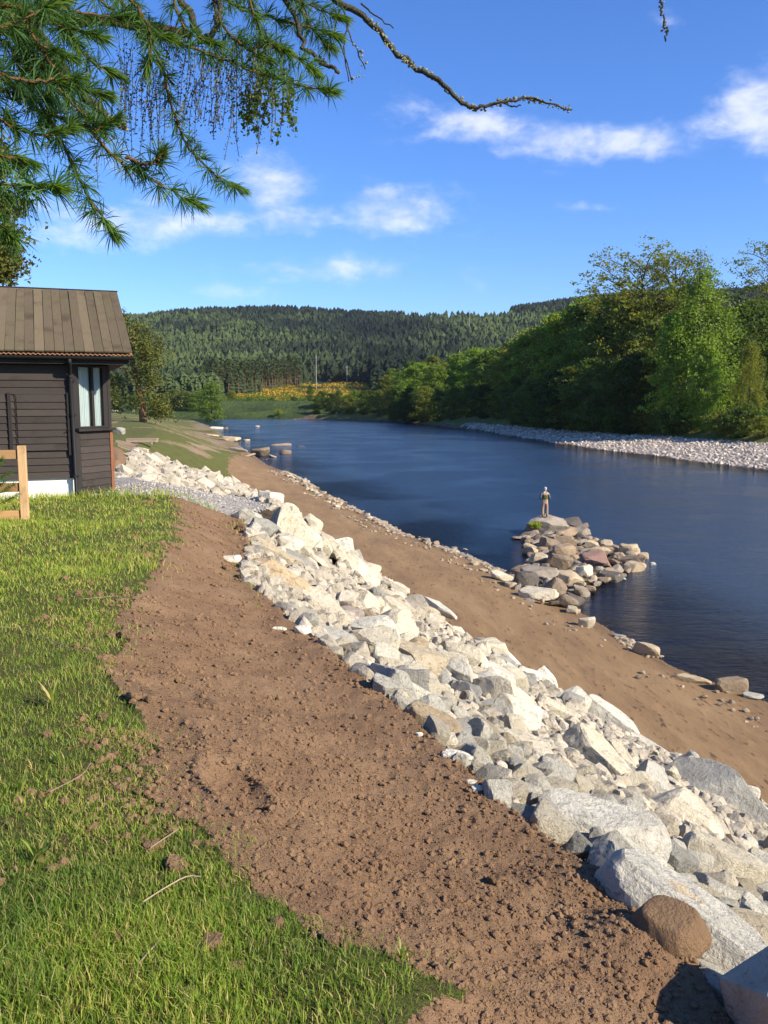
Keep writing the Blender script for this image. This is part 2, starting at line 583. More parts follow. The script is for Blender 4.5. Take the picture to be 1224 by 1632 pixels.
M['white_plinth'] = flat_mat('white_painted_plinth', (.78, .74, .66), .8, .2, 0, .4)
M['gutter'] = flat_mat('black_plastic', (.012, .0115, .011), .6, .25)
M['rust_sheet'] = flat_mat('rusted_corrugated_sheet', (.22, .11, .05), .7, .3, 0, .4)
M['pole_wood'] = flat_mat('grey_pole', (.30, .27, .23), .8)
# ------------------------------------------------------------------ the lie of the land
DV = np.array([-.319, .948]); DV /= np.linalg.norm(DV)
NV = np.array([DV[1], -DV[0]])


def P(u, v, z):
    """world point at height z on the ray through photo pixel (u, v)"""
    a, b = (u - 612) / FPX, (816 - v) / FPX
    dy = math.cos(PITCH) + b * math.sin(PITCH)
    dz = -math.sin(PITCH) + b * math.cos(PITCH)
    k = (z - CAM_H) / dz
    return np.array([a * k, dy * k, z])


def P_at(u, v, d):
    """world point at forward distance d on the ray through photo pixel (u, v)"""
    a, b = (u - 612) / FPX, (816 - v) / FPX
    dy = math.cos(PITCH) + b * math.sin(PITCH)
    dz = -math.sin(PITCH) + b * math.cos(PITCH)
    k = d / dy
    return np.array([a * k, d, CAM_H + dz * k])


def pix(p):
    x, y, z = p[0], p[1], p[2] - CAM_H
    f = y * math.cos(PITCH) - z * math.sin(PITCH)
    up = y * math.sin(PITCH) + z * math.cos(PITCH)
    return 612 + FPX * x / f, 816 - FPX * up / f


def sn(x, y):
    return x * DV[0] + y * DV[1], x * NV[0] + y * NV[1]


def xy(s, n):
    return s * DV[0] + n * NV[0], s * DV[1] + n * NV[1]


def line(pts):
    A = np.array([sn(*P(u, v, z)[:2]) for u, v, z in pts])
    A = A[np.argsort(A[:, 0])]
    return A[:, 0], A[:, 1]


SOIL_S, SOIL_N = line([(620, 1632, 6.35), (670, 1545, 6.35), (500, 1470, 6.35), (350, 1330, 6.35), (265, 1250, 6.35), (205, 1110, 6.35), (165, 1055, 6.35),
                       (205, 965, 6.35), (245, 890, 6.35), (275, 850, 6.35), (285, 800, 6.35)])
SOIL_S = np.concatenate([[-6, -1], SOIL_S]); SOIL_N = np.concatenate([[1.2, 1.0], SOIL_N])
TOP_S, TOP_N = line([(1185, 1632, 5.9), (1120, 1550, 5.9), (980, 1400, 5.9), (840, 1310, 5.9), (790, 1255, 5.95), (720, 1185, 5.95), (620, 1095, 5.95), (520, 1020, 5.95), (450, 955, 6.0),
                     (385, 905, 6.0), (395, 850, 6.0), (385, 805, 6.0)])
TOP_S = np.concatenate([[-8, 0], TOP_S, [18, 22, 25.5, 32, 45, 60, 80, 100, 115]])
TOP_N = np.concatenate([[2.4, 2.3], TOP_N, [3.7, 3.7, 1.0, .6, 1.6, 2.5, 4.5, 7.5, 10]])
o_ = np.argsort(TOP_S); TOP_S, TOP_N = TOP_S[o_], TOP_N[o_]
FOOT_S, FOOT_N = line([(1224, 1255, .8), (1010, 1150, .8), (905, 1080, .8), (760, 1000, .8), (690, 935, .8), (600, 880, .8), (500, 815, .8), (420, 780, .8)])
FOOT_S = np.concatenate([[-10, 5], FOOT_S, [100, 130, 400]]); FOOT_N = np.concatenate([[11.6, 11.6], FOOT_N, [13, 14, 14]])
FOOT_N = FOOT_N - np.interp(FOOT_S, [5, 14, 22, 34], [.5, .7, 1.2, 1.6])
WAT_S, WAT_N = line([(1224, 1120, 0), (1075, 1065, 0), (905, 965, 0), (810, 915, 0), (740, 885, 0), (640, 850, 0), (545, 800, 0), (470, 760, 0), (425, 742, 0), (372, 705, 0), (340, 685, 0), (330, 678, 0), (300, 668, 0)])
WAT_S = np.concatenate([[-30, 5], WAT_S, [600]]); WAT_N = np.concatenate([[16, 16.4], WAT_N, [60]])
ZT_S = np.array([-30, 16, 24, 36, 60, 90, 150, 260, 400]); ZT_Z = np.array([6.35, 6.3, 5.85, 5.45, 5.0, 5.0, 4.95, 3.2, 2.5])
RW_Y = np.array([-50, 60, 98, 128, 160, 224, 262, 305, 343, 420, 900]); RW_X = np.array([62, 54, 43.6, 36.2, 31, 24, 16.8, 8.5, -28, -200, -900])
RW_Y2 = np.array([-50, 60, 98, 128, 160, 194, 224, 262]); RW_B = np.array([22, 21, 21, 20, 15, 8, 3, 1.0])
SKY_T = np.array([-3, -1.0, -.445, -.27, -.22, -.12, 0, .03, .14, .21, .30, .40, .45, 1.0, 3])
SKY_E = np.array([.078, .083, .085, .086, .092, .096, .091, .093, .097, .107, .113, .118, .122, .13, .12])


def profile(x, y):
    """height and class: 0 grass 1 soil 2 rubble 3 sand 4 river bed 5 gravel path 6 earth track 7 shingle 8 hill"""
    s, n = sn(x, y)
    zt = np.interp(s, ZT_S, ZT_Z)
    nsoil = np.interp(s, SOIL_S, SOIL_N)
    ntop = np.interp(s, TOP_S, TOP_N)
    nf = np.interp(s, FOOT_S, FOOT_N)
    nw = np.interp(s, WAT_S, WAT_N)
    jag = (fbm(x * 1.7, y * 1.7, 3, 4) - .5) * 1.0 + (fbm(x * 6, y * 6, 8, 3) - .5) * .8
    jagf = np.clip(y * .08, .55, .95)
    far = sstep(s, 62, 96)
    send = 58 + 13 * np.clip((n - 2) / 10, 0, 1) + jag * 2
    zr = zt - .45 * sstep(n, nsoil - .2, ntop)                       # soil falls a little to the stones
    tt = np.clip((n - ntop) / np.maximum(nf - ntop, .5), 0, 1)
    zsl = (zt - .45) + (.80 - (zt - .45)) * (tt + .035 * np.sin(tt * math.pi))
    znat = zt + (0.15 - zt) * sstep(n, 5.0, nw)                        # natural bank farther on
    z = np.where(n < ntop, zr, zsl)
    beach = .8 * (1 - np.clip((n - nf) / np.maximum(nw - nf, .5), 0, 1))
    z = np.where(n > nf, beach, z)
    z = z * (1 - far) + znat * far
    z = np.where(n > nw, -np.clip((n - nw) * .16, 0, 1.6), z)
    cl = np.zeros(np.shape(x), int)
    soil = (n > nsoil + jag * jagf * .55) & (s < 16.3 + jag * .5)
    cl = np.where(soil, 1, cl)
    soil |= (n > nsoil - 1.5) & (n < nsoil + .5) & (s < 15) & (s > -1) & (fbm(x * 2.6, y * 2.6, 17, 3) > .60) & (y < 9)
    path = (s > 15.8 + jag * .25 - .18 * (n - .8)) & (s < 27) & (n > -1.6)
    cl = np.where(path, 5, cl)
    cl = np.where((s >= 27) & (s < 56 + jag * 6) & (n > -9 + jag) & (n < ntop + 1), 1, cl)
    cl = np.where((s >= send) & (n > 1.5) & (fbm(x * .22, y * .10, 14, 3) > .66), 6, cl)
    cl = np.where((n > ntop) & (s < send), 2, cl)
    cl = np.where((n > nf - .25 + np.clip((s - 76) * .16, 0, 99) + jag * np.clip((s - 70) * .05, 0, 2.)), 3, cl)
    et = (s > 96 + jag * 8) & (n > nw - np.interp(s, [100, 160, 230, 400], [12, 9, 5, 3]) + jag * 7) & (fbm(x * .12, y * .07, 12, 3) > .54)
    cl = np.where(et, 6, cl)
    cl = np.where(n > nw, 4, cl)
    # right bank
    xr = np.interp(y, RW_Y, RW_X)
    xr = xr + (fbm(x * .08, y * .08, 21, 3) - .5) * 3
    d = x - xr
    bw = np.interp(y, RW_Y2, RW_B)
    bar = 1.35 * np.clip(d / bw, 0, 1) ** .8
    bank = bar * np.where(y < 262, 1, .3) + 1.7 * sstep(d, bw, bw + 6) + 5 * sstep(d, bw + 18, bw + 70)
    right = (d > -2) & (y < 346 + 0 * x)
    zr2 = np.where(d > 0, bank, -.16 * np.minimum(-d, 10))
    z = np.where(right & (d > 0), zr2, np.where((n > nw) & (d > -10), np.maximum(z, zr2), z))
    cl = np.where(right & (d > 0), np.where((d < bw + .5) & (y < 240), 7, 0), cl)
    # far shore at the bend
    yf = 344 + (fbm(x * .03, y * .0 + 3, 5, 3) - .5) * 10 + .10 * np.abs(x + 30)
    fz = np.clip((y - yf) * .07, -1.5, 2.5)
    land = (y > yf) & (n > nw - 8)
    z = np.where(land & (d < 2), np.maximum(z, fz), z)
    cl = np.where(land, np.where(y - yf < 5, 7, 0), cl)
    # hills
    tcl = x / np.maximum(y, 1)
    e = np.interp(tcl, SKY_T, SKY_E)
    g = np.clip((y - 480) / 1120, 0, 1.0)
    hz = np.where(y > 350, np.maximum(2.2 + (y - 350) * .03, 0) * np.clip((y - 350) / 130, 0, 1) ** .5 + 2 * np.clip((480 - y) / 130, 0, 1), 0)
    hz = np.where(y > 480, 8 + y * e * g * .955 - 1.9, hz)
    hz = hz + (fbm(x * .006, y * .006, 40, 4) - .5) * np.clip((y - 520) * .05, 0, 26)
    z = np.where(y > 352, np.maximum(z, hz), z)
    cl = np.where(y > 420, 8, cl)
    return z, cl, s, n, nw, nf, ntop, nsoil


MUD_XY = P(1060, 1505, 5.92)[:2]
FOOTPRINTS = [(*P(375, 1240, 6.3)[:2], .28, .12, -1.1, .05), (*P(275, 1085, 6.3)[:2], .34, .15, -.9, .035), (*P(225, 965, 6.3)[:2], .4, .18, .3, .035), (*P(262, 1160, 6.3)[:2], .3, .14, -1.0, .03),
             (*P(190, 1060, 6.3)[:2], .3, .2, .4, .03)]


def ground(x, y, detail=True):
    x = np.asarray(x, float); y = np.asarray(y, float)
    z, cl, s, n, nw, nf, ntop, nsoil = profile(x, y)
    if detail:
        near = np.clip(1.5 - y / 28, 0, 1)
        so = (fbm(x * 1.1, y * 1.1, 31, 3) - .5) * .10 + (fbm(x * 6, y * 6, 32, 4) - .5) * .045 + (np.abs(fbm(x * 17, y * 17, 33, 3) - .5) - .1) * .045
        so = so * sstep(n - np.interp(s, SOIL_S, SOIL_N), -.3, .5) + .008
        gr = (fbm(x * .9, y * .9, 41, 4) - .5) * .14 + (fbm(x * 5, y * 5, 42, 3) - .5) * .04
        bx_, by_ = MUD_XY
        so = so + .085 * np.exp(-((x - bx_ + .10) ** 2 + (y - by_ - .02) ** 2) / .035)
        gr = gr * sstep(np.interp(s, SOIL_S, SOIL_N) - n, -.1, .7)
        rb = (fbm(x * 2.2, y * 2.2, 51, 4) - .5) * .45 - .22
        rb = rb * sstep(nf - n, .2, 1.2) * sstep(n - ntop, -.05, .5)
        q, r_ = sn(x, y)
        sa = (fbm(q * .5, r_ * 1.6, 61, 4) - .5) * .11 + (fbm(q * 2, r_ * 5, 62, 3) - .5) * .03
        ea = (fbm(x * .25, y * .25, 71, 4) - .5) * .5
        for (fx, fy, la, lb, an, dp) in FOOTPRINTS:
            dx, dy = x - fx, y - fy
            a_, b_ = dx * math.cos(an) + dy * math.sin(an), -dx * math.sin(an) + dy * math.cos(an)
            rr = (a_ / la) ** 2 + (b_ / lb) ** 2
            so = so - dp * np.exp(-rr ** 2 * 1.3) + dp * .45 * np.exp(-(rr - 1.5) ** 2 * 4)
        edge = sstep(n, ntop - .9, ntop - .1) * .03
        z = z + np.where(cl == 1, (so + edge) * np.maximum(near, .3), 0) + np.where(cl == 0, gr * np.clip(1.3 - y / 80, .3, 1), 0) + np.where(cl == 2, rb, 0) + np.where(cl == 3, sa, 0) + np.where((cl == 6) | (cl == 7), ea * .6, 0)
        z = z + np.where(cl == 5, (fbm(x * 8, y * 8, 81, 3) - .5) * .05, 0)
        z = np.where((cl == 3) & (z < .02), .02, z)
    return z, cl, s, n, nw, nf


def gz(x, y, detail=True):
    return float(ground(np.array([x]), np.array([y]), detail)[0][0])


def hit(u, v, dmin=1.2, dmax=420):
    """first ground point on the ray through photo pixel (u, v)"""
    d = np.geomspace(dmin, dmax, 900)
    a, b = (u - 612) / FPX, (816 - v) / FPX
    dy = math.cos(PITCH) + b * math.sin(PITCH)
    dz = -math.sin(PITCH) + b * math.cos(PITCH)
    X, Z = a / dy * d, CAM_H + dz / dy * d
    g = ground(X, d, False)[0]
    k = int(np.argmax(g > Z))
    return np.array([X[k], d[k], g[k]])


ys = np.concatenate([[-30, -15, -7, -3, -1, .2, .8], np.geomspace(1.2, 346, 600)])
ts = np.concatenate([-np.geomspace(14, .62, 34), np.linspace(-.6, .6, 430), np.geomspace(.62, 14, 34)])
W_ = np.maximum(ys, .2) + 1.5
Yg, Tg = np.meshgrid(ys, ts, indexing='ij')
Xg = np.clip(Tg * W_[:, None], -900, 900)
zg, cg, sg, ng, nwg, nfg = ground(Xg, Yg)
nr, nc = Xg.shape
idx = np.arange(nr * nc).reshape(nr, nc)
quads = np.stack([idx[:-1, :-1], idx[:-1, 1:], idx[1:, 1:], idx[1:, :-1]], -1).reshape(-1, 4)
fcl = cg[:-1, :-1].ravel()
VG = np.stack([Xg.ravel(), Yg.ravel(), zg.ravel()], -1)
wet = np.clip(1 - (nwg - ng) / 1.0, 0, 1).ravel() * (cg.ravel() == 3)
CLS = [(0, 'grass_ground', 'grass_ground', 'grassy ground beside the cabin and along both banks'), (1, 'soil_bank', 'soil', 'bare brown crumbly soil along the bank top'), (2, 'rubble_slope', 'rubble_bed', 'earth and rubble slope under the pale stones'),
       (3, 'sand_beach', 'sand', 'smooth brown sandy strip between stones and water'), (4, 'river_bed', 'river_bed', 'dark stony bed under the river'), (5, 'gravel_path', 'gravel', 'pale grey gravel path in front of the cabin'),
       (6, 'earth_track', 'earth_track', 'worn earth and grass track on the far bank'), (7, 'shingle_bar', 'shingle', 'pale shingle bar across the river'), (8, 'hill_ground', 'hill_ground', 'forested hill ground')]
for k, nm, mt, lb in CLS:
    f = quads[fcl == k]
    if not len(f):
        continue
    u_, inv = np.unique(f, return_inverse=True)
    me = mesh_np(nm, VG[u_], inv.reshape(-1, 4), M[mt], smooth=True, attrs={'wet': wet[u_]} if k == 3 else None)
    o = link(nm, me)
    o['kind'] = 'structure'
    o['label'] = lb

# hills beyond the bend
yh = np.concatenate([np.linspace(346, 480, 24), np.geomspace(482, 1750, 110), [2000, 2600]])
th = np.concatenate([np.linspace(-2.6, -.55, 30), np.linspace(-.54, .54, 180), np.linspace(.55, 2.6, 30)])
YH, TH = np.meshgrid(yh, th, indexing='ij')
XH = TH * YH
zh = ground(XH, YH)[0]
zh[-1] = zh[-3] * .8; zh[-2] = zh[-3]
zh[0] -= .02
uu, vv = 612 + FPX * TH, 636 - (zh - 8) / YH * FPX
GORSE_T = (-.165, -.02)
trk = ((np.abs(vv - 510) < 3.5) & (uu > 640) & (uu < 800) & (YH > 900)).astype(float)
fld = sstep(YH, 345, 360) * (1 - sstep(YH, 560, 700)) * 1.0
ih = np.arange(XH.size).reshape(XH.shape)
qh = np.stack([ih[:-1, :-1], ih[:-1, 1:], ih[1:, 1:], ih[1:, :-1]], -1).reshape(-1, 4)
o = link('hills', mesh_np('hills', np.stack([XH.ravel(), YH.ravel(), zh.ravel()], -1), qh, M['hill_ground'], True, {'track': trk.ravel(), 'field': fld.ravel()}))
o['kind'] = 'structure'; o['label'] = 'long wooded hills beyond the river bend'

# river surface
yw = np.concatenate([[-40, -15, -4], np.geomspace(2, 420, 150)])
tw = np.concatenate([-np.geomspace(14, .5, 40), np.linspace(-.48, .6, 130), np.geomspace(.63, 14, 30)])
YW, TW = np.meshgrid(yw, tw, indexing='ij')
XW = np.clip(TW * (np.maximum(YW, 1) + 4), -800, 800)
DW = np.clip(-ground(XW, YW, False)[0], 0, 2)
iw = np.arange(XW.size).reshape(XW.shape)
qw = np.stack([iw[:-1, :-1], iw[:-1, 1:], iw[1:, 1:], iw[1:, :-1]], -1).reshape(-1, 4)
o = link('river', mesh_np('river', np.stack([XW.ravel(), YW.ravel(), np.zeros(XW.size)], -1), qw, M['water'], False, {'depth': DW.ravel()}))
o['kind'] = 'structure'; o['label'] = 'wide dark blue rippled river'

# ------------------------------------------------------------------ the cabin
CAB = P(122, 790, 6.3)
CROT = R(21)
cabin = empty('cabin', (CAB[0], CAB[1], 6.28), CROT)
tag(cabin, 'black timber cabin with plank roof and white base beside the grass', 'cabin')


def part(name, arr, mat, parent, bevel=0.0, smooth=False):
    V, F = arr
    me = mesh_np(name, V, F, M[mat] if isinstance(mat, str) else mat, smooth)
    o = link(name, me, parent)
    if bevel:
        b = o.modifiers.new('edge', 'BEVEL'); b.width = bevel; b.segments = 1; b.limit_method = 'ANGLE'
    return o


XL = -6.6
C45 = math.sqrt(.5)
CL_ = .92                                     # length of the canted corner
cx, cy = CL_ * C45, CL_ * C45
DEP = 5.4
ZP, ZW, ZE = .34, 2.34, 2.42
# plinth
part('plinth', join([box_arr(XL, .015, .02, DEP - .1, -.5, ZP)]), 'white_plinth', cabin)
# wall cores
wall = part('wall', join([box_arr(XL, -.01, .014, .17, ZP + .002, ZW)]), 'black_trim', cabin)
rr = np.random.default_rng(11)
nb = 16
bh = (ZW - .05 - ZP) / nb
for i in range(nb):
    z0 = ZP + i * bh
    o = link('board', None or mesh_np('board', *box_arr(XL, -.03, 0, .018, 0, bh + .014), M['black_board']), wall)
    o.location = (0, -.028 + rr.normal(0, .0015), z0)
    o.rotation_euler = (R(-9), R(rr.normal(0, .04)), 0)
end_wall = part('wall', join([box_arr(cx - .15, cx - .02, cy + .02, DEP - .2, 0.02, ZW)]), 'black_trim', cabin)
part('wall', join([box_arr(XL, cx - .16, DEP - .25, DEP - .12, ZP, ZW), box_arr(XL, XL + .12, .18, DEP - .26, ZP, ZW)]), 'black_trim', cabin)
# gables
gv = np.array([(cx - .12, .1, ZW), (cx - .12, DEP - .2, ZW), (cx - .12, DEP / 2, ZW + 1.18), (cx - .04, .1, ZW), (cx - .04, DEP - .2, ZW), (cx - .04, DEP / 2, ZW + 1.18)], float)
gf = [np.array([(0, 2, 1), (3, 4, 5)]), np.array([(0, 1, 4, 3), (1, 2, 5, 4), (2, 0, 3, 5)])]
part('gable', (gv, gf), 'black_trim', cabin)
# shutters: framed panels of the same boarding
for (x0, x1) in ((-1.86, -.99), (-.93, -.04)):
    sh = part('shutter', box_arr(x0, x1, -.030, -.012, .83, 1.80), 'black_trim', cabin)
    for i in range(8):
        o = link('shutter_board', mesh_np('shutter_board', *box_arr(x0 + .03, x1 - .06, 0, .018, 0, .130), M['black_board']), sh)
        o.location = (0, -.050, .835 + i * .1195)
        o.rotation_euler = (R(-9), 0, 0)
    for xb in ((x1 - .055, x1 + .0),):
        o = part('shutter_batten', box_arr(xb[0], xb[1], -.075, -.031, .74, 1.83), 'black_trim', sh, .004)
part('shutter_latch', join([tube_arr([(-.13, -.085, 1.16), (-.03, -.095, 1.205)], .008, 6)]), 'gutter', cabin)

# canted corner in its own frame: u along the wall, w outward
ca = empty('bay', (0, 0, 0)); ca.parent = cabin
ca.rotation_euler = (0, 0, R(45)); ca.location = (.02, .0, 0)
bay_wall = part('bay_wall', box_arr(.02, CL_ - .02, .03, .12, .03, 1.15), 'black_trim', ca)
nb2 = 9
for i in range(nb2):
    o = link('board', mesh_np('board', *box_arr(.13, CL_ - .05, 0, .018, 0, .132), M['black_board']), bay_wall)
    o.location = (0, -.006, .04 + i * .1205)
    o.rotation_euler = (R(-8.5), 0, 0)
part('corner_post', box_arr(.0, .12, -.012, .029, .0, 1.145), 'black_trim', ca, .004)
part('corner_post', box_arr(-.03, .10, -.012, .10, 1.205, ZW), 'black_trim', ca, .004)
part('edge_strip', box_arr(CL_ - .035, CL_ + .012, -.006, .029, .02, 1.145), 'red_wood', ca, .003)
part('edge_strip', box_arr(CL_ + .016, CL_ + .06, .012, .05, .02, 1.145), 'red_wood', ca, .003)
part('sill', box_arr(.03, CL_ + .05, -.075, .10, 1.15, 1.20), 'black_trim', ca, .005)
win = part('window', join([box_arr(.10, .15, .0, .06, 1.205, ZW - .02), box_arr(.46, .52, .0, .06, 1.205, ZW - .02), box_arr(CL_ - .17, CL_ - .06, .0, .06, 1.205, ZW - .02),
                           box_arr(.152, .458, .002, .058, 1.206, 1.235), box_arr(.522, CL_ - .172, .002, .058, 1.206, 1.235), box_arr(.152, .458, .002, .058, ZW - .06, ZW - .022), box_arr(.522, CL_ - .172, .002, .058, ZW - .06, ZW - .022)]), 'black_trim', ca)
part('corner_post', box_arr(CL_ - .055, CL_ + .02, -.006, .08, 1.205, ZW), 'black_trim', ca, .004)
m, t = new_mat('window_glass')
tp = t.n('ShaderNodeBsdfTransparent'); tp.inputs['Color'].default_value = (.9, .95, .95, 1)
gl = t.n('ShaderNodeBsdfGlossy'); gl.inputs['Roughness'].default_value = .02
fr = t.n('ShaderNodeLayerWeight'); fr.inputs['Blend'].default_value = .5
ff = t.math('ADD', t.math('MULTIPLY', t.math('POWER', fr.outputs['Facing'], 5.0), .9), .03)
ms = t.n('ShaderNodeMixShader'); t.l(ff, ms.inputs[0]); t.l(tp.outputs[0], ms.inputs[1]); t.l(gl.outputs[0], ms.inputs[2])
o = t.n('ShaderNodeOutputMaterial'); t.l(ms.outputs[0], o.inputs[0]); M['glass'] = m
m, t = new_mat('white_curtain')
finish(t, t.mix(t.noise(objc(t), 6, 3), (.58, .58, .55), (.66, .65, .62)), .9); M['curtain'] = m
for (a, b) in ((.152, .458), (.522, CL_ - .172)):
    part('pane', box_arr(a, b, .026, .030, 1.236, ZW - .061), 'glass', win)
    xs = np.linspace(a - .02, b + .02, 60)
    yy =   .085 + .026 * np.sin((xs - a) * 2 * math.pi / .042) + .004 * np.sin(xs * 47)
    V = np.concatenate([np.stack([xs, yy, np.full(60, 1.21)], -1), np.stack([xs, yy, np.full(60, ZW - .02)], -1)])
    k = np.arange(59)
    part('curtain', (V, np.stack([k, k + 1, k + 61, k + 60], -1)), 'curtain', win, 0, True)
# roof
EY, RY = -.30, 2.72
EZ, RZ = 2.50, 3.86
roof_m = []
XR = 1.02
sl = math.atan2(RZ - EZ, RY - EY)
slen = math.hypot(RZ - EZ, RY - EY)
xs = np.linspace(XL - .3, XR, 420)
wv = .014 * np.sin(xs * 2 * math.pi / .076)
nrm = np.array([0, -math.sin(sl), math.cos(sl)])
up_ = np.array([0, math.cos(sl), math.sin(sl)])
e0 = np.array([0, EY - .03, EZ - .03])
rows = []
for k_, th_ in ((0, 0.0), (1, 0.0), (0, -.004), (1, -.004)):
    q = np.zeros((420, 3)); q[:, 0] = xs
    q += e0 + up_ * (slen * k_) + np.outer(wv + th_, nrm)
    rows.append(q)
V = np.concatenate(rows); k = np.arange(419)
F = np.concatenate([np.stack([k, k + 1, k + 421, k + 420], -1), np.stack([k + 840, k + 1260, k + 1261, k + 841], -1), np.stack([k, k + 840, k + 841, k + 1], -1)])
roof = part('roof', (V, F), 'rust_sheet', cabin, 0, True)
pw = .158
x = XR
i = 0
while x > XL - .25:
    wd = pw + rr.normal(0, .004)
    V, F = box_arr(-wd + .0035, -.0035, 0, slen - .01 + rr.uniform(-.012, .012), .018, .040)
    o = link('roof_plank', mesh_np('roof_plank', V, F, M['roof_plank']), roof)
    o.location = (x, EY - .018 - .02 * math.sin(sl), EZ + .003 + rr.uniform(-.004, .004))
    o.rotation_euler = (sl, 0, R(rr.normal(0, .12)))
    x -= wd
    i += 1
part('ridge_cap', join([box_arr(XL - .25, XR + .01, RY - .07, RY + .07, RZ + .035, RZ + .055)]), 'black_trim', roof)
bk = np.array([(XL - .25, RY, RZ + .02), (XR, RY, RZ + .02), (XR, RY * 2 - EY, EZ), (XL - .25, RY * 2 - EY, EZ), (XL - .25, RY, RZ - .03), (XR, RY, RZ - .03), (XR, RY * 2 - EY, EZ - .05), (XL - .25, RY * 2 - EY, EZ - .05)])
part('rear_roof', (bk, np.array([(0, 3, 2, 1), (4, 5, 6, 7), (0, 1, 5, 4), (1, 2, 6, 5), (2, 3, 7, 6), (3, 0, 4, 7)])), 'roof_plank', cabin)
part('fascia', box_arr(XL - .2, XR - .06, -.225, -.20, ZW - .02, EZ - .045), 'black_trim', cabin)
part('soffit', join([box_arr(XL - .2, XR - .07, -.198, .02, ZW + .001, ZW + .02), box_arr(.03, XR - .07, .022, DEP - .3, ZW + .003, ZW + .022)]), 'black_trim', cabin)
part('barge_board', (np.array([(XR - .05, EY + .02, EZ - .07), (XR - .05, RY, RZ - .07), (XR - .05, RY, RZ - .015), (XR - .05, EY + .02, EZ - .02), (XR - .02, EY + .02, EZ - .07), (XR - .02, RY, RZ - .07), (XR - .02, RY, RZ - .015), (XR - .02, EY + .02, EZ - .02)]),
                     np.array([(0, 1, 2, 3), (4, 7, 6, 5), (0, 4, 5, 1), (1, 5, 6, 2), (2, 6, 7, 3), (3, 7, 4, 0)])), 'black_trim', cabin)
a = np.linspace(math.pi, 2 * math.pi, 9)
ring = np.stack([np.cos(a) * .055, np.sin(a) * .055], -1)
ring2 = np.stack([np.cos(a[::-1]) * .048, np.sin(a[::-1]) * .048], -1)
pr = np.concatenate([ring, ring2])
V = np.concatenate([np.stack([np.full(18, x_), -.285 + pr[:, 0], EZ - .055 + pr[:, 1]], -1) for x_ in (XL - .2, XR + .03)])
k = np.arange(18)
gut = part('gutter', (V, [np.stack([k, (k + 1) % 18, (k + 1) % 18 + 18, k + 18], -1)]), 'gutter', cabin)
dp = part('downpipe', join([tube_arr(smooth_path([(-.02, -.285, EZ - .10), (-.02, -.285, EZ - .17), (-.02, -.10, EZ - .33), (-.015, -.085, EZ - .42)], 14), .036, 10), tube_arr([(-.015, -.085, EZ - .42), (.0, -.085, .12), (.0, -.13, .04)], .034, 10)]), 'gutter', cabin, 0, True)
for zz in (2.02, 1.43, .35):
    part('pipe_bracket', join([tube_arr([(-.01, -.085, zz), (-.01, -.085, zz + .05)], .043, 10), box_arr(-.075, .06, -.05, -.02, zz + .01, zz + .035)]), 'gutter', dp)

# ------------------------------------------------------------------ fence
fp = P(40, 822, 6.33)
fence = empty('fence', (fp[0], fp[1], gz(fp[0], fp[1])), R(13))
tag(fence, 'new yellow timber post and rail fence end beside the black cabin', 'fence')
part('post', box_arr(-.055, .055, -.045, .055, -.3, 1.06), 'fence_wood', fence, .006)
part('post', box_arr(-1.905, -1.795, -.045, .055, -.3, 1.06), 'fence_wood', fence, .006)
for zz in (.93, .46, .06):
    part('rail', box_arr(-2.6, -.07, -.02, .018, zz - .06, zz + .07), 'rail_wood', fence, .004)
    part('rail', box_arr(-.068, -.056, -.0, .05, zz - .06, zz + .07), 'rail_wood', fence)
# ------------------------------------------------------------------ stones
import bmesh


def ico(sub):
    bm = bmesh.new()
    bmesh.ops.create_icosphere(bm, subdivisions=sub, radius=1)
    V = np.array([v.co[:] for v in bm.verts])
    F = np.array([[v.index for v in f.verts] for f in bm.faces])
    bm.free()
    return V, F


ICO = {k: ico(k) for k in (1, 2, 3, 4, 5)}


def n3(V, f, seed):
    return (vnoise(V[:, 0] * f + seed, V[:, 1] * f + V[:, 2] * f * .73, seed) + vnoise(V[:, 1] * f - seed, V[:, 2] * f + V[:, 0] * f * .61, seed + 5) + vnoise(V[:, 2] * f + 2 * seed, V[:, 0] * f - V[:, 1] * f * .57, seed + 9)) / 3 - .5


def rock_arr(seed, dims, sub, cuts=13, rough=.05, angular=1.0):
    r = np.random.default_rng(seed)
    V, F = ICO[sub]
    V = V.copy()
    # boxy start, then fracture planes
    p = 1.0 / (1 + 1.6 * angular)
    V = np.sign(V) * np.abs(V) ** (p + .35)
    V /= np.abs(V).max()
    q = r.normal(size=(max(cuts, 2), 3)); q[0] = (r.normal(0, .12), r.normal(0, .12), 1); q[1] = (r.normal(0, .2), r.normal(0, .2), -1); q /= np.linalg.norm(q, axis=1, keepdims=True)
    for k in range(cuts):
        off = r.uniform(.62, .90) if k > 1 else .62
        dd = V @ q[k] - off
        V = V - np.maximum(dd, 0)[:, None] * q[k] * (.97 if angular > .5 else .9)
    rg = np.abs(n3(V, 3.1, seed % 41 + 2)) - .12
    V = V + V * (n3(V, 1.6, seed % 50) * rough * 3)[:, None] + V * (n3(V, 6.5, seed % 37 + 3) * rough * 1.3)[:, None] - V * (rg * rough * 1.2)[:, None]
    V -= (V.max(0) + V.min(0)) / 2
    V /= np.abs(V).max(0)
    return V * np.asarray(dims), F


SHAPES = [('blocky', (1, .82, .70), 12), ('wedge-shaped', (1, .70, .52), 9), ('slab-like', (1, .74, .36), 10), ('long', (1, .52, .46), 12), ('jagged', (1, .86, .62), 17), ('stubby', (1, .95, .80), 14)]
_rk = {}


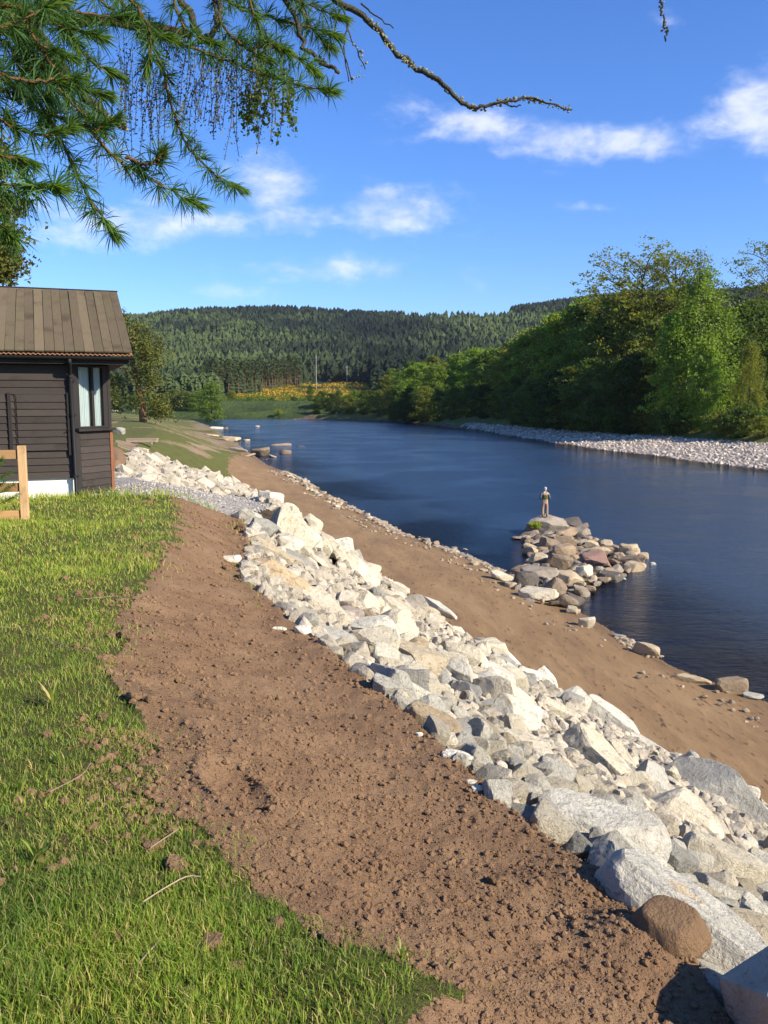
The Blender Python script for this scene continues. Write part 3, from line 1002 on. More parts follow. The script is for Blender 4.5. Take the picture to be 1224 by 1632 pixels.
def rock_mesh(shape, var, sub, mat='rock'):
    key = (shape, var, sub, mat)
    if key not in _rk:
        nm, dims, cuts = SHAPES[shape]
        ang = .55 if mat == 'river_rock' else 1.0
        V, F = rock_arr(shape * 100 + var * 7 + 3, dims, sub, cuts + 4, .05 if mat == 'rock' else .075, ang)
        _rk[key] = mesh_np('stone', V, F, M[mat], smooth=False)
    return _rk[key]


TONES = {'chalk white': (.66, .615, .475), 'cream': (.60, .53, .375), 'pale grey': (.51, .48, .385), 'buff': (.49, .41, .27), 'grey': (.33, .315, .26), 'ochre': (.50, .385, .23), 'pinkish': (.45, .375, .31)}
TN = list(TONES)


def slope_rot(nvec, rz, tx, ty):
    q = Vector((0, 0, 1)).rotation_difference(Vector(nvec))
    return q.to_matrix() @ Matrix.Rotation(rz, 3, 'Z') @ Matrix.Rotation(tx, 3, 'X') @ Matrix.Rotation(ty, 3, 'Y')


SLN = Vector((NV[0] * .42, NV[1] * .42, .9)).normalized()
PLACED = []        # (s, n, r)
ROCKS = []         # candidates: dict


def add_rock(x, y, z, r, shape, var, tone, rot, dims=(1, 1, 1), mat='rock', **kw):
    d = dict(x=x, y=y, z=z, r=r, shape=shape, var=var, tone=tone, rot=rot, dims=dims, mat=mat, **kw)
    ROCKS.append(d)
    return d


# stones that the photograph singles out: pixel, width px, (shape, tone), stretch, turn, tilt, label
KEY = [
    (945, 1305, 225, 2, 'pale grey', (1, .95, 1.0), R(-22), (.30, .02), 'great flat pale grey slab, broadest stone of the bank, level with the clay lump', 'the great slab'),
    (1115, 1478, 330, 3, 'pale grey', (1, .8, .75), R(-38), (0, .12), 'long pale grey ridge-like slab half under the mud-brown boulder', 'the mud-brown boulder'),
    (1150, 1572, 96, 0, 'chalk white', (1, 1, .8), R(10), (.1, 0), 'chalk white block in the soil edge just in front of the mud-brown boulder', None),
    (1056, 1368, 98, 0, 'grey', (1, 1, 1.2), R(60), (.2, .25), 'grey upright boulder with a broken face, just below the great slab', None),
    (1145, 1378, 125, 0, 'cream', (1, .9, 1.0), R(20), (.05, -.1), 'cream square block with a flat top beside the grey upright boulder', None),
    (1135, 1428, 85, 5, 'chalk white', (1, .9, .9), R(80), (.1, .1), 'chalk white rounded lump under the cream square block', None),
    (1095, 1300, 150, 1, 'cream', (1, .9, .9), R(-25), (.15, .2), 'cream humped stone between the great slab and the dark-faced slab', None),
    (1150, 1262, 175, 2, 'grey', (1, .8, 1.1), R(-36), (-.75, .1), 'long grey slab tipped on edge with a dark shaded face', None),  # grey tone puts the shade of its dark face into the colour
    (1175, 1560, 70, 4, 'pale grey', (1, 1, 1), R(50), (.1, 0), 'small jagged pale grey stone right beside the chalk white block in the soil edge', None),
    (808, 1262, 72, 1, 'cream', (.9, .9, 1.7), R(80), (.9, .4), 'cream upright slab standing in the soil edge below the clay lump', 'the upright slab'),
    (825, 1218, 70, 0, 'cream', (1, 1, .9), R(30), (.1, .2), 'cream block perched just above the upright slab in the soil edge', None),
    (882, 1240, 75, 5, 'pale grey', (1, 1, .9), R(-20), (.3, .2), 'stubby pale grey stone leaning on the upper end of the great slab', None),
    (945, 1205, 120, 0, 'cream', (1, .8, .9), R(-30), (.2, .2), 'large cream block with a dark hollow above the great slab', 'the hollowed block'),
    (850, 1190, 120, 2, 'cream', (1, 1, .8), R(-10), (.1, .15), 'broad cream stone overhanging a dark gap beside the clay lump', None),
    (690, 1150, 105, 5, 'ochre', (1, .7, .6), R(-25), (.1, .1), 'ochre stained stone set in the soil edge above the clay lump', 'the ochre edge stone'),
    (748, 1112, 88, 2, 'grey', (1, 1, 1.1), R(-45), (-.5, .2), 'smooth grey slab leaning steeply among cream stones near the ochre edge stone', 'the leaning grey slab'),
    (866, 1086, 62, 4, 'chalk white', (1, .9, 1.2), R(40), (.3, .2), 'chalk white peaked boulder standing at the very edge of the sand', 'the peaked boulder'),
    (975, 1145, 120, 3, 'pale grey', (1, .8, .8), R(-40), (.1, .2), 'long pale grey stone with a split top beside the sand', None),
    (1035, 1185, 75, 2, 'pale grey', (1, 1, .8), R(-20), (.1, 0), 'pale grey slab with a black lichen spot at the sand edge', None),
    (1180, 1270, 110, 2, 'pale grey', (1, .8, .8), R(-30), (.2, .1), 'thin pale grey slab lying along the sand at the near end of the bank', None),
    (455, 912, 150, 3, 'ochre', (1, .8, .7), R(5), (.0, .1), 'long ochre stained slab jutting into the soil near the cabin end', 'the ochre slab'),
    (545, 1018, 110, 2, 'pale grey', (1, .8, .8), R(-28), (.1, .15), 'pale grey flat stone buried in the soil edge halfway to the cabin', 'the buried flat stone'),
    (520, 960, 110, 2, 'cream', (1, .8, .9), R(-35), (.1, .15), 'cream flat slab just below the ochre slab', None),
    (430, 872, 95, 3, 'buff', (1, .8, .7), R(-10), (.0, .1), 'long buff stone above the ochre slab, beside the clay lumps', None),
    (565, 895, 95, 2, 'cream', (1, .9, .9), R(-35), (-.3, .2), 'large cream slab in the middle of the slope level with the ochre slab', None),
    (470, 885, 90, 2, 'grey', (1, .7, .7), R(-15), (.05, .1), 'flat grey slab lying right behind the ochre slab', None),
    (698, 968, 90, 3, 'pale grey', (1, .7, .7), R(-40), (.1, .1), 'long pale grey stone along the sand before the stone jetty', None),
    (880, 1130, 70, 0, 'cream', (1, .9, .9), R(15), (.2, .1), 'cream cube-like block between the hollowed block and the sand', None),
]
NAMED = []
KEYD = []
for (u, v, wpx, shp, tone, dm, rz, tl, lab, nick) in KEY:
    h = hit(u, v + wpx * .12)
    dist = math.hypot(*h[:2], ) if False else math.sqrt(h[0] ** 2 + h[1] ** 2 + (h[2] - CAM_H) ** 2)
    r = .5 * wpx * dist / FPX
    s_, n_ = sn(h[0], h[1])
    PLACED.append((s_, n_, r * .8))
    KEYD.append((u, v, wpx, dist))
    e = add_rock(h[0], h[1], gz(h[0], h[1], False) + r * .02, r * .98, shp, (len(NAMED) + 1) % 4, tone, slope_rot(SLN, rz, tl[0], tl[1]), dm, label=lab, s=s_, n=n_, key=True)
    NAMED.append(e)
    if nick:
        e['nick'] = nick

# the rest of the slope, large stones first
grid = {}


def cellof(s, n):
    return int(s / .6), int(n / .6)


for (s_, n_, r_) in PLACED:
    grid.setdefault(cellof(s_, n_), []).append((s_, n_, r_))


def s_end(n):
    return 58 + 13 * min(max((n - 2) / 10, 0), 1)


def free(s, n, r, f):
    c = cellof(s, n)
    for i in range(c[0] - 2, c[0] + 3):
        for j in range(c[1] - 2, c[1] + 3):
            for (a, b, q) in grid.get((i, j), ()):
                if (a - s) ** 2 + (b - n) ** 2 < ((r + q) * f) ** 2:
                    return False
    return True


rs = np.random.default_rng(5)
tone_p = [.30, .33, .19, .08, .08, .015, .005]
for (smin, smax, r0, r1, tries, fac) in ((0, 50, .32, .48, 170, .80), (50, 72, .38, .55, 160, .72), (0, 50, .17, .30, 6500, .70), (50, 72, .22, .38, 1800, .68), (0, 45, .09, .17, 30000, .66), (24, 72, .14, .24, 6500, .68), (0, 26, .05, .10, 6500, .74)):
    S_ = rs.uniform(smin, smax, tries)
    T_ = rs.random(tries)
    A = np.interp(S_, TOP_S, TOP_N); B = np.interp(S_, FOOT_S, FOOT_N)
    Rr = r0 + (r1 - r0) * rs.random(tries) ** 1.7
    if r0 > .3 and smax == 50:
        S_ = np.where(S_ < 8.5, S_ + 9, S_)
    elif r0 == .20:
        Rr = np.where(S_ < 7, Rr * .72, Rr)
    N_ = A + Rr * .2 + T_ * (B - A - Rr * 1.15 + (rs.random(tries) ** 4) * .4)
    for s_, n_, r_ in zip(S_, N_, Rr):
        if not free(s_, n_, r_, fac):
            continue
        if (15.8 < s_ < 25 and n_ < 3.45 - max(s_ - 22, 0)) or s_ > s_end(n_) + 1:
            continue
        x_, y_ = xy(s_, n_)
        zz_ = np.interp(s_, ZT_S, ZT_Z) - .45
        zz_ = zz_ + (.8 - zz_) * np.clip((n_ - np.interp(s_, TOP_S, TOP_N)) / 9.0, 0, 1) + r_ * .5
        if y_ > .8 and y_ < 24:
            cu, cv = pix((x_, y_, zz_))
            cd_ = math.sqrt(x_ ** 2 + y_ ** 2 + (zz_ - CAM_H) ** 2)
            hp = r_ * FPX / cd_
            if r_ > .12 and any(abs(cu - k_[0]) < .46 * k_[2] + hp * .55 and abs(cv - k_[1]) < .33 * k_[2] + hp * .55 and cd_ < k_[3] + .15 for k_ in KEYD):
                continue
        grid.setdefault(cellof(s_, n_), []).append((s_, n_, r_))
        tone = TN[rs.choice(7, p=tone_p)]
        rot = slope_rot(SLN, rs.uniform(0, 6.28), rs.normal(0, .5), rs.normal(0, .5))
        add_rock(x_, y_, None, r_ * 1.22, int(rs.integers(0, 6)), int(rs.integers(0, 4)), tone, rot, (1, 1, 1), s=s_, n=n_)

XS = np.array([r['x'] for r in ROCKS]); YS = np.array([r['y'] for r in ROCKS])
GZ = ground(XS, YS, False)[0]
for r_, g_ in zip(ROCKS, GZ):
    if r_['z'] is None:
        r_['z'] = g_ + r_['r'] * rs.uniform(.04, .30) * (1 if r_['y'] < 22 else .6)
    u, v = pix((r_['x'], r_['y'], r_['z']))
    d = math.sqrt(r_['x'] ** 2 + r_['y'] ** 2 + (r_['z'] - CAM_H) ** 2)
    r_['px'] = r_['r'] * FPX / d if (r_['y'] > .5 and -20 < u < 1244 and v < 1660) else 0
    r_['d'] = d
    if r_.get('key'):
        r_['px'] = 1e6
ROCKS.sort(key=lambda r: -r['px'])
IND, REST = ROCKS[:298], ROCKS[298:]

LAND = [(e['s'], e['n'], e['nick']) for e in NAMED if 'nick' in e] + [(17.5, 4, 'the gravel path'), (24, 5, 'the cabin corner'), (2.8, 2.2, 'the mud-brown boulder'), (33, 11, 'the jetty root'), (8.0, 2.6, 'the clay lump'), (14.0, 2.6, 'the clay clods')]
ORD = 'first second third fourth fifth sixth seventh eighth ninth tenth eleventh twelfth thirteenth fourteenth fifteenth sixteenth seventeenth eighteenth nineteenth twentieth'.split()


def size_word(r):
    return 'huge' if r > .5 else 'big' if r > .36 else 'mid' if r > .25 else 'small' if r > .165 else 'very small'


def rock_label(r):
    s, n = r['s'], r['n']
    a, b = np.interp(s, TOP_S, TOP_N), np.interp(s, FOOT_S, FOOT_N)
    t = (n - a) / max(b - a, .1)
    band = 'at soil edge' if t < .07 else 'high on slope' if t < .28 else 'above mid-slope' if t < .5 else 'below mid-slope' if t < .72 else 'low on slope' if t < .92 else 'at sand edge'
    L = min(LAND, key=lambda q: (q[0] - s) ** 2 + (q[1] - n) ** 2)
    ds, dn = s - L[0], n - L[1]
    rel = ('beyond' if ds > 0 else 'before') if abs(ds) > abs(dn) else ('riverward of' if dn > 0 else 'landward of')
    return f"{size_word(r['r'])} {r['tone']} {SHAPES[r['shape']][0]} stone {band}, {rel} {L[2].replace('the ', '') if L[2] != 'the cabin corner' else L[2]}"


def dedupe(items, key, base, noun):
    """items: dicts with 'label'; those that share one get an order word"""
    by = {}
    for it in items:
        by.setdefault(it['label'], []).append(it)
    for lab, g in by.items():
        if len(g) > 1:
            g.sort(key=key)
            for k, it in enumerate(g):
                it['label'] = f"{lab}, {ORD[min(k, 19)]} {noun}"


for r_ in IND:
    if 'label' not in r_:
        r_['label'] = rock_label(r_)
dedupe(IND, lambda r: r['d'], None, 'nearest')


def place_stone(name, r, cat, group):
    dd = r['r'] * FPX / max(r['d'], .5)
    sub = 5 if dd > 90 and r['mat'] == 'rock' else 4 if dd > 28 else 3 if dd > 11 else 2
    o = link(name, rock_mesh(r['shape'], r['var'], sub, r['mat']))
    mt = r['rot'].to_4x4()
    mt = Matrix.Translation((r['x'], r['y'], r['z'])) @ mt @ Matrix.Diagonal((r['r'] * r['dims'][0], r['r'] * r['dims'][1], r['r'] * r['dims'][2], 1))
    o.matrix_world = mt
    c = TONES[r['tone']]
    o.color = (*c, 1)
    tag(o, r['label'], cat, group)
    return o


for r_ in IND:
    place_stone('bank_stone', r_, 'stone', 'pale stones of the bank slope')


def join_rocks(name, rocks, mat, label, sub_f):
    Vs, Fs, o = [], [], 0
    for r in rocks:
        sub = sub_f(r)
        me = ('arr', r['shape'], r['var'], sub, r['mat'])
        if me not in _rk:
            nm, dims, cuts = SHAPES[r['shape']]
            _rk[me] = rock_arr(r['shape'] * 100 + r['var'] * 7 + 3, dims, sub, cuts + 4, .05, 1.0 if r['mat'] == 'rock' else .55)
        V, F = _rk[me]
        A = np.array(r['rot']) @ np.diag(np.array(r['dims']) * r['r'])
        Vs.append(V @ A.T + np.array([r['x'], r['y'], r['z']]))
        Fs.append(F + o)
        o += len(V)
    ob = link(name, mesh_np(name, np.concatenate(Vs), np.concatenate(Fs), M[mat], False))
    ob['kind'] = 'stuff'
    ob['label'] = label
    return ob


o = join_rocks('bank_rubble', REST, 'rock', 'smaller pale stones filling the bank slope', lambda r: 2 if r['d'] < 26 and r['px'] > 5 else 1)
o.color = (.49, .43, .32, 1)


# ------------------------------------------------------------------ the stone jetty, shore stones and stones in the water
def scatter_px(specs, name, cat, group, mat='river_rock'):
    out = []
    for (u, v, wpx, z, shp, tone, rz, dm, lab) in specs:
        p_ = P(u, v, z)
        d = math.sqrt(p_[0] ** 2 + p_[1] ** 2 + (z - CAM_H) ** 2)
        r = .5 * wpx * d / FPX
        out.append(dict(x=p_[0], y=p_[1], z=z, r=r, shape=shp, var=int(rs.integers(0, 4)), tone=tone, rot=slope_rot((0, 0, 1), R(rz), rs.normal(0, .14), rs.normal(0, .14)), dims=dm, mat=mat, d=d, label=lab, px=wpx))
    return out


TONES.update({'brown-grey': (.21, .16, .11), 'dark grey': (.12, .105, .085), 'tan': (.31, .23, .145), 'dull red': (.27, .165, .125), 'sandy': (.47, .37, .235), 'warm grey': (.30, .255, .195)})
JT = [  # the stones of the jetty that stand out
    (870, 838, 70, .45, 2, 'warm grey', 5, (1, .8, 1.1), 'flat warm grey rock the angler stands on at the jetty tip'),
    (915, 838, 40, .40, 5, 'dark grey', 0, (1, .9, .8), 'rounded dark grey boulder at the jetty tip right of the angler'),
    (900, 850, 46, .40, 2, 'tan', 20, (1, .8, .9), 'flat tan rock just behind the dark boulder of the jetty tip'),
    (843, 852, 34, .2, 2, 'brown-grey', 15, (1, .8, .8), 'low brown-grey rock under the tuft at the jetty tip'),
    (826, 857, 24, .08, 2, 'tan', 0, (1, .7, .6), 'low tan rock alone in the pool side of the jetty'),
    (905, 863, 48, .5, 2, 'tan', 10, (1, .7, .9), 'broad tan rock across the middle of the jetty neck'),
    (878, 868, 42, .45, 4, 'brown-grey', 40, (1, .8, .9), 'brown-grey jagged rock left of the broad tan rock'),
    (945, 868, 34, .35, 2, 'sandy', 10, (1, .8, .9), 'pale sandy flat boulder at the middle of the jetty'),
    (968, 877, 40, .3, 2, 'tan', -5, (1, .7, .8), 'tan flat slab between the sandy boulder and the outer end'),
    (1000, 878, 34, .3, 5, 'sandy', 0, (1, .8, .9), 'sandy rounded boulder near the outer end of the jetty'),
    (1005, 893, 50, .18, 3, 'brown-grey', -8, (1, .7, .6), 'long brown-grey rock at the outermost end of the jetty'),
    (950, 895, 54, .40, 5, 'dull red', -8, (1, .8, .75), 'big dull red boulder in the outer part of the jetty'),
    (955, 878, 40, .6, 2, 'sandy', 10, (1, .8, .9), 'sandy slab leaning above the big dull red boulder'),
    (932, 912, 36, .5, 0, 'cream', 30, (1, .8, 1.1), 'cream angular block just below the dull red boulder'),
    (898, 880, 44, .5, 5, 'tan', 12, (1, .7, .8), 'smooth tan boulder at the centre of the jetty'),
    (862, 893, 46, .5, 1, 'sandy', -12, (1, .8, .9), 'sandy wedge boulder on the pool side of the jetty'),
    (860, 912, 66, .5, 2, 'warm grey', -15, (1, .8, .9), 'large warm grey slab on the pool side of the jetty root'),
    (890, 898, 48, .5, 5, 'brown-grey', 10, (1, .8, .8), 'brown-grey boulder beside the large warm grey slab'),
    (910, 925, 44, .5, 5, 'sandy', 30, (1, .9, .9), 'sandy boulder at the foot of the jetty root'),
    (885, 935, 50, .5, 4, 'brown-grey', 50, (1, .9, 1), 'brown-grey craggy boulder at the jetty root'),
    (858, 946, 70, .45, 2, 'cream', -30, (1, .8, .9), 'cream long slab where the jetty meets the sand'),
    (838, 925, 44, .5, 5, 'dark grey', 10, (1, .8, .9), 'dark grey boulder where the jetty meets the pool'),
    (800, 918, 42, .3, 2, 'cream', -20, (1, .8, .8), 'cream rounded slab on the shore left of the jetty root'),
    (985, 915, 30, .1, 2, 'brown-grey', 0, (1, .7, .6), 'low brown-grey rock in the water below the dull red boulder'),
    (960, 925, 30, .1, 1, 'tan', -10, (1, .8, .8), 'tan wedge rock at the water side of the jetty below the cream block'),
    (1041, 899, 11, .04, 5, 'chalk white', 0, (1, .8, .8), 'small white stone alone in the water beyond the jetty end'),
    (995, 923, 8, .02, 5, 'pale grey', 0, (1, .8, .7), 'tiny pale stone in the water just off the jetty'),
    (905, 958, 40, .25, 4, 'brown-grey', 0, (1, .9, .9), 'brown-grey wet rock at the near corner of the jetty root'),
]
JT = [(*q[:2], q[2] * (.92 if i else 1), q[3] - (.15 if i and q[3] > .3 else 0), *q[4:]) for i, q in enumerate(JT)]
jet = scatter_px(JT, 'jetty_boulder', 'boulder', 'boulders of the stone jetty')
jlist = [(r['x'], r['y'], r['r']) for r in jet]
PLY = [P(*q)[:2] for q in ((800, 925, .1), (850, 893, .1), (838, 862, .1), (852, 838, .1), (880, 828, .1), (930, 838, .1), (925, 855, .1), (975, 868, .1), (1030, 888, .1), (1015, 903, .1), (955, 932, .1), (905, 968, .1), (850, 955, .3))]


def inside(x, y, poly):
    c = False
    for i in range(len(poly)):
        a, b = poly[i], poly[i - 1]
        if (a[1] > y) != (b[1] > y) and x < (b[0] - a[0]) * (y - a[1]) / (b[1] - a[1]) + a[0]:
            c = not c
    return c


px_, py_ = np.array(PLY).T
JT_T = ['brown-grey', 'tan', 'warm grey', 'dark grey', 'sandy']
for (r0, r1, tries, f, zc) in ((.36, .55, 500, .74, .0), (.24, .38, 1800, .7, .12), (.13, .24, 2600, .75, .2)):
    for _ in range(tries):
        x_, y_ = rs.uniform(px_.min(), px_.max()), rs.uniform(py_.min(), py_.max())
        r = rs.uniform(r0, r1)
        if not inside(x_, y_, PLY) or any((a - x_) ** 2 + (b - y_) ** 2 < ((q + r) * f) ** 2 for a, b, q in jlist):
            continue
        jlist.append((x_, y_, r))
        tone = JT_T[int(rs.integers(0, 5))]
        u, v = pix((x_, y_, .4))
        lm = [('the angler', 868, 826), ('the big dull red boulder', 950, 895), ('the sandy wedge boulder', 862, 893), ('the jetty root', 885, 945), ('the outer end', 1005, 890), ('the broad tan rock', 905, 863)]
        L = min(lm, key=lambda q: (q[1] - u) ** 2 + 4 * (q[2] - v) ** 2)
        du, dv = u - L[1], v - L[2]
        rel = ('right of' if du > 0 else 'left of') if abs(du) > 1.5 * abs(dv) else ('just before' if dv > 0 else 'just behind')
        shp = int(rs.choice([0, 1, 2, 2, 3, 5]))
        d = math.hypot(x_, y_)
        jet.append(dict(x=x_, y=y_, z=zc + rs.uniform(-.08, .1) * (1 if zc > .2 else .5), r=r * 1.15, shape=shp, var=int(rs.integers(0, 4)), tone=tone, rot=slope_rot((0, 0, 1), rs.uniform(0, 6.28), rs.normal(0, .25), rs.normal(0, .25)), dims=(1, 1, .9), mat='river_rock', d=d,
                        label=f"{size_word(r * .7)} {tone} {SHAPES[shp][0]} jetty boulder {rel} {L[0].replace('the ', '') if L[0] != 'the angler' else 'angler'}"))
dedupe(jet, lambda r: r['d'], None, 'nearest shore')
for r_ in jet:
    place_stone('jetty_boulder', r_, 'boulder', 'boulders of the stone jetty')

SH = [
    (1100, 1085, 60, .1, 3, 'sandy', -15, (1, .6, .6), 'sandy flat shore stone at the water beside the near sand'), (1165, 1095, 50, .15, 0, 'tan', 10, (1, .8, .9), 'tan block at the waterline near the end of the sand'),
    (1200, 1108, 30, .1, 2, 'pale grey', -20, (1, .8, .6), 'pale grey small slab at the waterline beyond the tan block'), (1030, 1037, 42, .15, 5, 'sandy', -25, (1, .6, .7), 'sandy smooth shore stone half sunk in the sand edge'),
    (935, 993, 28, .2, 5, 'cream', -10, (1, .7, .8), 'cream rounded stone at the waterline just before the jetty'), (985, 1013, 16, .1, 2, 'grey', -10, (1, .8, .7), 'small grey stone between the two smooth shore stones'),
    (455, 722, 20, .1, 5, 'brown-grey', 0, (1, .8, .9), 'brown-grey round boulder alone in the river off the track'), (448, 709, 34, .06, 2, 'tan', 3, (1, .7, .5), 'long low tan rock in the river beyond the round boulder'),
    (415, 722, 32, .35, 5, 'brown-grey', 5, (1, .8, .9), 'large brown-grey boulder in the far shore cluster'), (378, 718, 34, .4, 3, 'warm grey', -10, (1, .7, .8), 'long warm grey boulder in the far shore cluster'),
    (368, 701, 32, .3, 1, 'sandy', -10, (1, .7, 1), 'pale sandy peaked boulder at the far water edge'), (355, 702, 20, .25, 5, 'tan', 0, (1, .8, .8), 'tan boulder left of the pale peaked boulder'),
    (393, 702, 12, .1, 5, 'sandy', 0, (1, .8, .7), 'small sandy rock just right of the pale peaked boulder'), (479, 711, 14, .03, 2, 'dark grey', 0, (1, .8, .4), 'flat dark rock awash beyond the long low tan rock'),
    (434, 728, 14, .05, 5, 'sandy', 0, (1, .8, .6), 'small sandy stone between large boulder and round boulder'), (400, 737, 14, .05, 2, 'tan', 0, (1, .8, .5), 'low tan stone at the water edge below the far cluster'),
    (395, 727, 26, .2, 2, 'sandy', 0, (1, .8, .6), 'sandy low rock between the two big cluster boulders'), (345, 682, 22, .2, 2, 'cream', 5, (1, .5, .7), 'cream slab on the farthest left shore point'),
    (338, 694, 22, .5, 2, 'sandy', 10, (1, .6, .7), 'sandy slab on the bank above the peaked boulder'), (411, 680, 8, .03, 5, 'sandy', 0, (1, .8, .7), 'tiny pale rock far out in the river'),
    (360, 683, 8, .05, 5, 'tan', 0, (1, .8, .8), 'tiny tan rock beside the farthest shore point'), (450, 676, 9, .03, 2, 'dark grey', 0, (1, .8, .5), 'tiny dark rock far upstream in mid river'),
    (742, 876, 10, .02, 5, 'grey', 0, (1, .8, .5), 'tiny grey stone breaking the pool left of the jetty'), (427, 732, 10, .04, 2, 'tan', 0, (1, .8, .5), 'tiny tan flat stone by the large cluster boulder'),
    (372, 728, 18, .2, 4, 'sandy', 0, (1, .8, .8), 'sandy jagged rock at the left foot of the far cluster')]
SH = [(*q[:7], (q[7][0], q[7][1], q[7][2] * (.7 if q[0] < 500 else 1)), q[8]) for q in SH]
shore = scatter_px(SH, 'shore_stone', 'stone', 'stones along the water edge')
k = 0
for s_ in np.concatenate([np.arange(27, 45, .62), np.arange(46, 62, .85), np.arange(62, 90, .38)]):
    nw_ = np.interp(s_, WAT_S, WAT_N)
    s2 = s_ + rs.normal(0, .3)
    n2 = nw_ + rs.normal(-.12, .2) - (rs.random() * 1.0 if s_ > 60 else (rs.random() * .9 if 31 < s_ < 38 else .1))
    x_, y_ = xy(s2, n2)
    r = rs.uniform(.10, .30) * (1.2 if s_ > 60 else 1.0)
    tone = ['sandy', 'cream', 'tan', 'buff', 'warm grey'][int(rs.integers(0, 5))]
    shp = int(rs.choice([0, 1, 2, 2, 5]))
    where = 'just before the jetty root' if s_ < 31 else 'beside the jetty root' if s_ < 38 else 'along the pool beyond the jetty' if s_ < 48 else 'along the mid shore' if s_ < 62 else 'in the ochre stone strip' if s_ < 75 else 'at far strip end'
    z_ = max(gz(x_, y_, False), -.03) + r * .15
    shore.append(dict(x=x_, y=y_, z=z_, r=r, shape=shp, var=int(rs.integers(0, 4)), tone=tone, rot=slope_rot((0, 0, 1), rs.uniform(0, 6.28), rs.normal(0, .2), rs.normal(0, .2)), dims=(1, 1, .8), mat='river_rock', d=math.hypot(x_, y_),
                      label=f"{size_word(r)} {tone} {SHAPES[shp][0]} shore stone {where}"))
dedupe(shore, lambda r: r['d'], None, 'nearest')
for r_ in shore:
    place_stone('shore_stone', r_, 'stone', 'stones along the water edge')

# ------------------------------------------------------------------ mud boulder, clay lumps, chips and clods on the soil
def lump(name, u, v, wpx, dims, seed, mat, label, cat, sink=.3, sub=4, rough=.06, rz=0, ang=.15, cuts=5, color=None, group=None):
    h = hit(u, v)
    d = math.sqrt(h[0] ** 2 + h[1] ** 2 + (h[2] - CAM_H) ** 2)
    r = .5 * wpx * d / FPX
    V, F = rock_arr(seed, np.array(dims) * r, sub, cuts, rough, ang)
    o = link(name, mesh_np(name, V, F, M[mat], smooth=ang < .5))
    o.location = (h[0], h[1], gz(h[0], h[1]) + r * dims[2] * (1 - 2 * sink))
    o.rotation_euler = (0, 0, rz)
    if color:
        o.color = (*color, 1)
    tag(o, label, cat, group)
    return o


lump('mud_boulder', 1062, 1512, 118, (1, .92, .74), 71, 'mud', 'rounded boulder coated in brown mud at the soil edge', 'boulder', .60, 5, .07, 0, .0, 2)
lump('clay_lump', 772, 1188, 62, (1, .7, .75), 72, 'mud', 'large reddish clay lump slumped over the soil edge beside pale stones', 'clay lump', .2, 4, .10)
for i, (u, v, wpx, lab) in enumerate([(385, 848, 16, 'round brown clay clod at the stones nearest the gravel path'), (398, 857, 15, 'brown clay clod touching the long buff stone'), (405, 866, 14, 'lowest of the three brown clay clods by the buff stone'), (395, 876, 18, 'brown clay clod above the ochre slab'), (362, 912, 14, 'brown clay clod at the tip of the ochre slab'),
                                      (282, 1385, 30, 'crumbly brown clod casting a shadow among grass and soil'), (335, 1518, 34, 'leaf-shaped brown clod lying in the grass'), (240, 1355, 22, 'brown clod in the grass up from the crumbly clod'), (190, 1510, 17, 'small brown clod in the grass left of the leaf-shaped clod'),
                                      (788, 1410, 22, 'round pale brown pebble-like clod alone on the soil'), (375, 1552, 20, 'little brown clod in the grass right of the leaf-shaped clod'), (305, 1560, 13, 'tiny orange-brown clod below the leaf-shaped clod'), (1015, 1372, 20, 'brown clod on the soil above the mud-brown boulder'), (990, 1420, 24, 'brown clod at the soil edge left of the long ridge-like slab'),
                                      (215, 1120, 26, 'brown clod on the ragged grass and soil border'), (240, 1128, 18, 'brown clod right beside another on the ragged border'), (165, 1150, 16, 'brown clod in the grass below the soil tongue'), (205, 1020, 20, 'brown clod on the soil tongue'), (75, 1180, 14, 'brown clod deep in the left grass'), (528, 1505, 26, 'brown clod where grass tufts meet the soil'), (548, 1510, 18, 'smaller brown clod beside the tuft clod'), (440, 1480, 24, 'grey-brown curled clod in the grass edge')]):
    lump('soil_clod', u, v, wpx * 1.1, (1, .85, .75), 80 + i, 'mud', lab, 'clod', .32, 4, .22, rs.uniform(0, 6), .7, 6, group='loose soil clods')
for i, (u, v, wpx, dm, lab) in enumerate([(728, 1217, 50, (1, .5, .25), 'flat white chip lying on the soil below the clay lump'), (712, 1218, 18, (1, .6, .4), 'small white chip left of the flat white chip'), (752, 1260, 18, (1, .6, .4), 'small white chip on the soil beside the upright slab'), (762, 1275, 22, (1, .5, .4), 'thin white chip by the foot of the upright slab'),
                                          (445, 1008, 24, (1, .4, .3), 'white sliver on the soil above the buried flat stone'), (482, 1012, 26, (1, .8, .5), 'white stone on the soil beside the buried flat stone'), (668, 1178, 12, (1, .7, .5), 'tiny white chip near the ochre edge stone'), (370, 898, 30, (1, .6, .4), 'pale chip at the tip of the ochre slab'), (1090, 1530, 22, (1, .7, .5), 'small white chip under the mud-brown boulder')]):
    lump('stone_chip', u, v, wpx, dm, 120 + i, 'rock', lab, 'stone chip', .25, 3, .05, rs.uniform(-.5, .5), 1.0, 10, TONES['chalk white'], 'white chips on the soil')

IC0 = None
bm = bmesh.new(); bmesh.ops.create_icosphere(bm, subdivisions=1, radius=1); IC0 = (np.array([v.co[:] for v in bm.verts]), np.array([[v.index for v in f.verts] for f in bm.faces])); bm.free()


OCT = (np.array([(1, 0, 0), (0, 1, 0), (-1, 0, 0), (0, -1, 0), (0, 0, 1), (0, 0, -1)], float), np.array([(0, 1, 4), (1, 2, 4), (2, 3, 4), (3, 0, 4), (1, 0, 5), (2, 1, 5), (3, 2, 5), (0, 3, 5)]))


